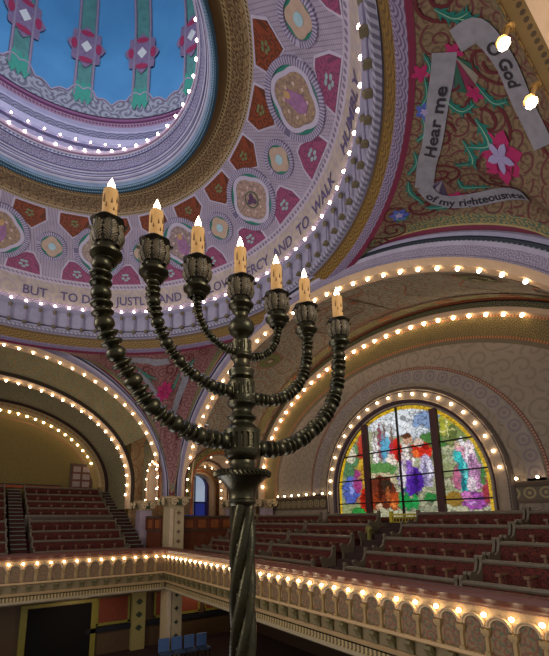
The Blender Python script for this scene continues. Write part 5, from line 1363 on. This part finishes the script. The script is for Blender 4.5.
for key, (path, br, cx) in ARMS.items():
    FX = 1.043 if cx > MX else 1.015; path, cx = [(MX+(x-MX)*FX, z) for x, z in path], MX+(cx-MX)*FX
    C = cr([(x, z) for x, z in path], 12)
    L = [0]
    for i in range(1, len(C)): L.append(L[-1]+math.dist(C[i], C[i-1]))
    tot = L[-1]; pts, rad, tg = [], [], []
    def at(d):
        d = min(max(d, 0), tot)
        for i in range(1, len(L)):
            if L[i] >= d: q = (d-L[i-1])/max(1e-9, L[i]-L[i-1]); return lerp(C[i-1], C[i], q)
        return C[-1]
    pat, s = [], 0
    k = 0
    while s < tot-.3*br: st = br*(1.3 if k % 3 == 0 else .86); pat.append((k % 3 == 0, st)); s += st; k += 1
    sc_ = tot/s; d0 = 0
    BALL = ((0, .5), (.06, .66), (.16, .84), (.3, .96), (.5, 1.0), (.7, .96), (.84, .84), (.94, .66))
    DISC = ((0, .5), (.12, .55), (.24, .86), (.36, 1.04), (.5, 1.1), (.64, 1.04), (.76, .86), (.88, .55))
    for big, st in pat:
        for f, r in (BALL if big else DISC):
            d = d0+st*sc_*f; p = at(d); a, b = at(d-.012), at(d+.012); pts.append(Vector((p[0], MY, p[1]))); rad.append(br*r*1.0); tg.append(Vector((b[0]-a[0], 0, b[1]-a[1])).normalized())
        d0 += st*sc_
    pts.append(Vector((C[-1][0], MY, C[-1][1]))); rad.append(br*.5); tg.append(Vector((0, 0, 1)))
    mb = MB(); rows = []
    for p, r, T in zip(pts, rad, tg):
        a = Vector((0, 1, 0)); b = T.cross(a).normalized()
        rows.append([p+(a*cos(2*PI*k/20)+b*sin(2*PI*k/20))*r for k in range(20)])
    mb.grid(rows, cv=True); mpart('arm', mb, M['bronze'], ang=65); cup(cx)
cup(MX-.003)
MROT = math.radians(3.5); men.rotation_euler.z = MROT
cands = [(.446, 'at the far left of the menorah, tallest in view'), (.697, 'second from the left on the menorah'), (.957, 'third from the left on the menorah, inner left arm'), (1.262, 'in the middle of the menorah above the post'),
         (1.553, 'on the inner right arm of the menorah'), (1.811, 'second from the right on the menorah'), (2.148, 'at the far right of the menorah, lowest in view')]
cand0 = None
for (x, lab), zs in zip(cands, (.96, .985, 1.07, 1.08, 1.08, 1.08, 1.01)):
    if cand0 is None:
        c = cand0 = empty('candle', (x, MY, 1.5))
        MB().lathe([(.037, 0), (.039, .03), (.038, .08), (.0385, .19), (.036, .203), (.026, .21), (0, .205)], 20, mod=lambda a, r, z: 1+.025*sin(5*a)).build('sleeve', M['candle'], c, smooth=True)
        for a, z, l in ((-1.6, .14, .035), (-.9, .17, .05), (-2.3, .11, .03), (-2.7, .17, .06), (-1.3, .09, .025), (.2, .14, .04), (-.3, .19, .1)):
            MB().lathe([(0, 0), (.0045, .004), (.003, l*.5), (.0, l)], 6, (.0395*cos(a), .0395*sin(a), z-l)).build('wax_drip', M['drip'], c)
        MB().lathe([(.009, .205), (.016, .216), (.0195, .23), (.0165, .247), (.009, .265), (.0035, .28), (0, .29)], 16).build('flame_bulb', M['flame'], c, smooth=True)
    else: c = copy_tree(cand0)
    x = MX+(x-MX)*(1.043 if x > MX+.1 else 1.015); c.scale = (1, 1, zs); c.location = (MX+(x-MX)*cos(MROT), MY+(x-MX)*sin(MROT), 1.464+ZE); tag(c, 'ivory electric candle with lit flame ' + lab, 'candle', 'candles of the menorah')

# ------------------------------------------------------------------ light and camera
w = bpy.data.worlds.new('World'); bpy.context.scene.world = w; w.use_nodes = True
bg = w.node_tree.nodes['Background']; bg.inputs[0].default_value = (.92, .86, .88, 1); bg.inputs[1].default_value = WORLD
def area(name, loc, rot, size, power, col):
    l = bpy.data.lights.new(name, 'AREA'); l.energy = power; l.color = col; l.shape = 'RECTANGLE'; l.size, l.size_y = size
    o = bpy.data.objects.new(name, l); COL.objects.link(o); o.location = (loc[0], loc[1], loc[2]+ZE); o.rotation_euler = rot; return o
def point(name, loc, power, col, r=.3):
    l = bpy.data.lights.new(name, 'POINT'); l.energy = power; l.color = col; l.shadow_soft_size = r
    o = bpy.data.objects.new(name, l); COL.objects.link(o); o.location = (loc[0], loc[1], loc[2]+ZE); return o
for q in LIGHTS: (area if q[0] == 'a' else point)(*q[1:])
cam = bpy.data.cameras.new('camera'); co = bpy.data.objects.new('camera', cam); COL.objects.link(co)
FPX, PX, PY, YAW, PITCH, ROLL = 407.2056, 244.1074, 437.3931, .5853, .1969, -.006
cam.sensor_fit = 'HORIZONTAL'; cam.sensor_width = 36; cam.lens = FPX/549*36
cam.shift_x = (274.5-PX)/549; cam.shift_y = (PY-328)/549
cam.clip_end = 200; cam.clip_start = .05
# basis measured from the building: columns = right, up, back
c_, s_ = cos(YAW), sin(YAW)
Ra = Matrix(((1, 0, 0), (0, cos(-PITCH), -sin(-PITCH)), (0, sin(-PITCH), cos(-PITCH)))); Rb = Matrix(((cos(ROLL), -sin(ROLL), 0), (sin(ROLL), cos(ROLL), 0), (0, 0, 1)))
Rm = Ra @ Rb
def wv(v):
    d = Rm @ Vector(v); return Vector((d.x*c_+d.z*s_, -d.x*s_+d.z*c_, d.y))
r_, u_, f_ = wv((1, 0, 0)), wv((0, 1, 0)), wv((0, 0, 1))
m4 = Matrix(((r_.x, u_.x, -f_.x, 0), (r_.y, u_.y, -f_.y, 0), (r_.z, u_.z, -f_.z, ZE), (0, 0, 0, 1)))
co.matrix_world = m4
sc = bpy.context.scene; sc.camera = co
sc.view_settings.view_transform = 'Standard'; sc.view_settings.look = 'None'; sc.view_settings.exposure = EXPO; sc.view_settings.gamma = 1; sc.view_settings.use_curve_mapping = False
sc.cycles.max_bounces = 5; sc.cycles.diffuse_bounces = 3; sc.cycles.glossy_bounces = 3; sc.cycles.use_denoising = True; sc.cycles.sample_clamp_indirect = 6
